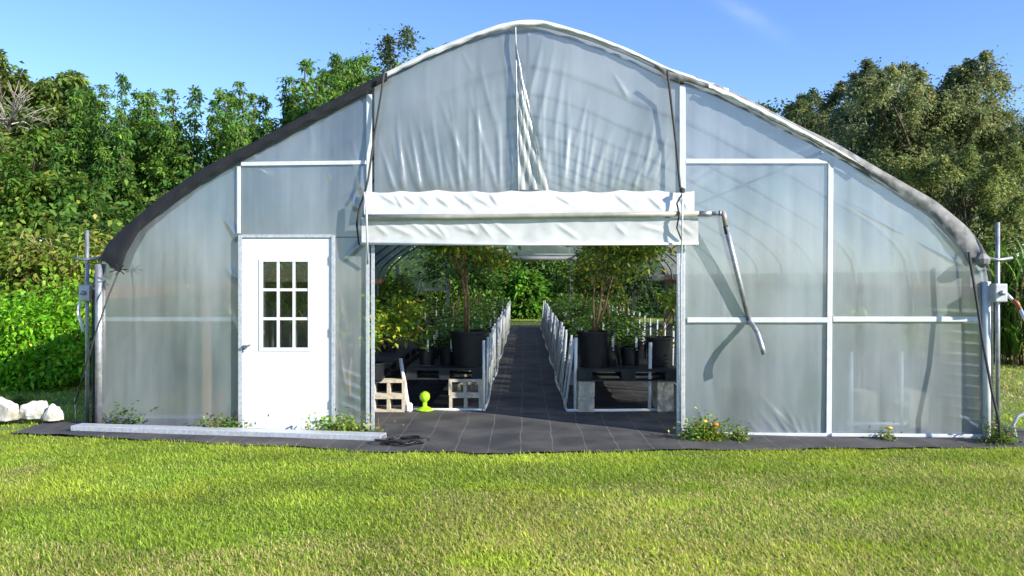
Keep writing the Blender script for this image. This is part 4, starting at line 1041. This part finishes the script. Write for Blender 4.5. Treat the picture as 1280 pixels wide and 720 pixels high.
# sugar cane clumps
def cane(label, px, Y, h, n, seed):
    nr = np.random.default_rng(seed); p = at(px, 0, Y); t = thing('cane_clump', label, 'cane', (p[0], Y, 0), 'cane clumps right of the greenhouse')
    Vs = []; cols_ = []; m = MB()
    for k in range(n):
        bx, by = nr.normal(0, .4), nr.normal(0, .35); hh = h * nr.uniform(.55, 1.0); a = nr.uniform(0, 6.28); dx, dy = math.cos(a) * .12, math.sin(a) * .12
        m.tube([(bx, by, 0), (bx + dx, by + dy, hh * .65)], .014, 5)
        for q in range(9):
            z0 = hh * nr.uniform(.06, .68); b = nr.uniform(0, 6.28); l = nr.uniform(.6, 1.1); wd = nr.uniform(.025, .05)
            o_ = np.array([bx + dx, by + dy, z0]); dr = np.array([math.cos(b), math.sin(b), 0]); sd = np.array([-dr[1], dr[0], 0])
            pr = []
            for u in np.linspace(0, 1, 6): pr.append(o_ + dr * l * (.15 * u + .55 * u * u) + np.array([0, 0, l * (1.0 * u - .62 * u * u * u)]))
            c = np.array([.10, .20, .025]) * nr.uniform(.7, 1.6)
            for j in range(5):
                w0, w1 = wd * (1 - j / 5.2), wd * (1 - (j + 1) / 5.2)
                Vs += [pr[j] - sd * w0, pr[j] + sd * w0, pr[j + 1] + sd * w1, pr[j + 1] - sd * w1]; cols_.append(c)
    quads_object('leaves', np.array(Vs), len(cols_), np.clip(np.array(cols_), 0, 1), M_leaf, t); m.build('stalks', M_stem, t, origin=(0, 0, 0))
cane('tall green cane clump just right of the right winder pole', 1268, 15.2, 2.9, 60, 71)
cane('tall green cane clump cut by the right edge of the photo', 1320, 14.8, 2.9, 60, 72)
cane('shorter cane clump partly behind the right corner of the greenhouse', 1228, 17.0, 2.4, 45, 73)
# beyond the far end of the greenhouse
for i, (px_, Y, top, h, w, bc, oc, lab) in enumerate([
        (660, 31.5, 335, 1.9, .75, (.10, .24, .03), (.18, .36, .04), 'bright large leaved plant at the end of the aisle'),
        (602, 32, 305, 2.8, 1.6, (.12, .25, .04), (.2, .33, .04), 'green shrub beyond the far opening left of the aisle end'),
        (730, 32, 305, 2.8, 1.6, (.12, .24, .04), (.2, .30, .05), 'green shrub beyond the far opening right of the aisle end'),
        (545, 31, 318, 2.5, 1.6, (.12, .24, .03), (.07, .15, .02), 'sunlit green shrub beyond the far left corner'),
        (790, 33, 300, 2.8, 1.7, (.05, .10, .03), (.08, .14, .03), 'dark shrub beyond the far right corner'),
        (480, 27, 330, 2.2, 1.3, (.16, .30, .03), (.1, .2, .02), 'lime green shrub outside the open left side')]):
    place(make_tree('shrub', lab, 'shrub', 'bush', 560 + i, h, w, bc, oc, .3, 5000, .16 if i else .3, mt=M_leaf), px_, Y, top, h * .97)
for i, (px_, Y, top, lab) in enumerate([(560, 44, 240, 'dark tree far behind the greenhouse seen through its left far film'), (655, 46, 225, 'dark tree far behind the greenhouse seen above the aisle end'), (760, 44, 240, 'dark tree far behind the greenhouse seen through its right far film')]):
    place(make_tree('broad_tree', lab, 'tree', 'oak', 580 + i, 8, 4.0, (.05, .09, .02), (.09, .13, .03), .3, 9000, .3), px_, Y, top, 7.7)

for i, (px_, Y, top, lab) in enumerate([(520, 40, 292, 'green hedge shrub far behind, in the left of the far opening'), (592, 41, 300, 'green hedge shrub far behind, left of the aisle end'), (655, 40, 296, 'green hedge shrub far behind, straight above the aisle end'),
                                        (722, 41, 300, 'green hedge shrub far behind, right of the aisle end'), (800, 40, 292, 'green hedge shrub far behind, in the right of the far opening')]):
    place(make_tree('shrub', lab, 'shrub', 'bush', 600 + i, 3.4, 1.9, (.09, .18, .035), (.17, .27, .05), .35, 5500, .22), px_, Y, top, 3.3)

# ------------------------------------------------------------------ light, sky, camera
S = Vector((.84, -.52, .50)).normalized()
w = bpy.data.worlds.new('World'); bpy.context.scene.world = w; w.use_nodes = True
nt = w.node_tree; bg = nt.nodes['Background']; sky = nt.nodes.new('ShaderNodeTexSky'); sky.sky_type = 'NISHITA'; sky.sun_disc = False
sky.sun_elevation = math.asin(S.z); sky.sun_rotation = math.atan2(S.x, S.y)
sky.air_density = 1.0; sky.dust_density = 0; sky.ozone_density = 5.0; sky.altitude = 0
# a thin wisp of cirrus high on the right
tcw = nt.nodes.new('ShaderNodeTexCoord')
def at_dir(px, py): return Vector(((px - VX) / F, 1, (HY - py) / F)).normalized()
d0, d1 = at_dir(885, -10), at_dir(985, 50); mid_ = ((d0 + d1) / 2); ax = (d1 - d0); half = ax.length / 2; ax.normalize(); pe = ax.cross(mid_).normalized()
def dotn(v, offset, div):
    n = nt.nodes.new('ShaderNodeVectorMath'); n.operation = 'DOT_PRODUCT'; n.inputs[1].default_value = v
    nt.links.new(tcw.outputs['Generated'], n.inputs[0])
    a = nt.nodes.new('ShaderNodeMath'); a.operation = 'SUBTRACT'; a.inputs[1].default_value = offset; nt.links.new(n.outputs['Value'], a.inputs[0])
    b = nt.nodes.new('ShaderNodeMath'); b.operation = 'DIVIDE'; b.inputs[1].default_value = div; nt.links.new(a.outputs[0], b.inputs[0])
    c = nt.nodes.new('ShaderNodeMath'); c.operation = 'POWER'; c.inputs[1].default_value = 2; 
    ab = nt.nodes.new('ShaderNodeMath'); ab.operation = 'ABSOLUTE'; nt.links.new(b.outputs[0], ab.inputs[0]); nt.links.new(ab.outputs[0], c.inputs[0]); return c
u_, v_ = dotn(ax, ax.dot(mid_), half), dotn(pe, pe.dot(mid_), .011)
sm = nt.nodes.new('ShaderNodeMath'); sm.operation = 'ADD'; nt.links.new(u_.outputs[0], sm.inputs[0]); nt.links.new(v_.outputs[0], sm.inputs[1])
ng = nt.nodes.new('ShaderNodeMath'); ng.operation = 'MULTIPLY'; ng.inputs[1].default_value = -1.6; nt.links.new(sm.outputs[0], ng.inputs[0])
ex = nt.nodes.new('ShaderNodeMath'); ex.operation = 'EXPONENT'; nt.links.new(ng.outputs[0], ex.inputs[0])
cn = nt.nodes.new('ShaderNodeTexNoise'); cn.inputs['Scale'].default_value = 55; cn.inputs['Detail'].default_value = 5; nt.links.new(tcw.outputs['Generated'], cn.inputs['Vector'])
cm = nt.nodes.new('ShaderNodeMath'); cm.operation = 'MULTIPLY'; nt.links.new(ex.outputs[0], cm.inputs[0]); nt.links.new(cn.outputs['Fac'], cm.inputs[1])
cs = nt.nodes.new('ShaderNodeMath'); cs.operation = 'MULTIPLY'; cs.inputs[1].default_value = .2; nt.links.new(cm.outputs[0], cs.inputs[0])
cmix = nt.nodes.new('ShaderNodeMix'); cmix.data_type = 'RGBA'; cmix.inputs['B'].default_value = (5.2, 5.6, 6, 1)
nt.links.new(cs.outputs[0], cmix.inputs['Factor']); hsv = nt.nodes.new('ShaderNodeHueSaturation'); hsv.inputs['Hue'].default_value = .512; hsv.inputs['Saturation'].default_value = 1.08; nt.links.new(sky.outputs[0], hsv.inputs['Color']); nt.links.new(hsv.outputs[0], cmix.inputs['A'])
nt.links.new(cmix.outputs['Result'], bg.inputs['Color']); bg.inputs['Strength'].default_value = .15
ld = bpy.data.lights.new('sun', 'SUN'); ld.energy = 5.0; ld.angle = math.radians(.5); ld.color = (1, .95, .86)
lo = bpy.data.objects.new('sun', ld); C.objects.link(lo); lo.rotation_euler = S.to_track_quat('Z', 'Y').to_euler(); lo.location = (10, -10, 12)
cd = bpy.data.cameras.new('camera'); cam = bpy.data.objects.new('camera', cd); C.objects.link(cam)
cd.sensor_width = 36; cd.lens = 36 * F / 1280; cam.location = (0, 0, EYE); cam.rotation_euler = (math.pi / 2, 0, 0)
cd.shift_x = (640 - VX) / 1280; cd.shift_y = -(360 - HY) / 1280; cd.clip_start = .1; cd.clip_end = 2000
sc = bpy.context.scene; sc.camera = cam
sc.view_settings.view_transform = 'Standard'; sc.view_settings.look = 'None'; sc.view_settings.gamma = 1; sc.view_settings.exposure = .8
sc.render.engine = 'CYCLES'; sc.cycles.max_bounces = 8; sc.cycles.transparent_max_bounces = 16; sc.cycles.diffuse_bounces = 5; sc.cycles.glossy_bounces = 3; sc.cycles.transmission_bounces = 6
sc.cycles.sample_clamp_indirect = 6; sc.cycles.caustics_reflective = False; sc.cycles.caustics_refractive = False
sc.cycles.use_denoising = True
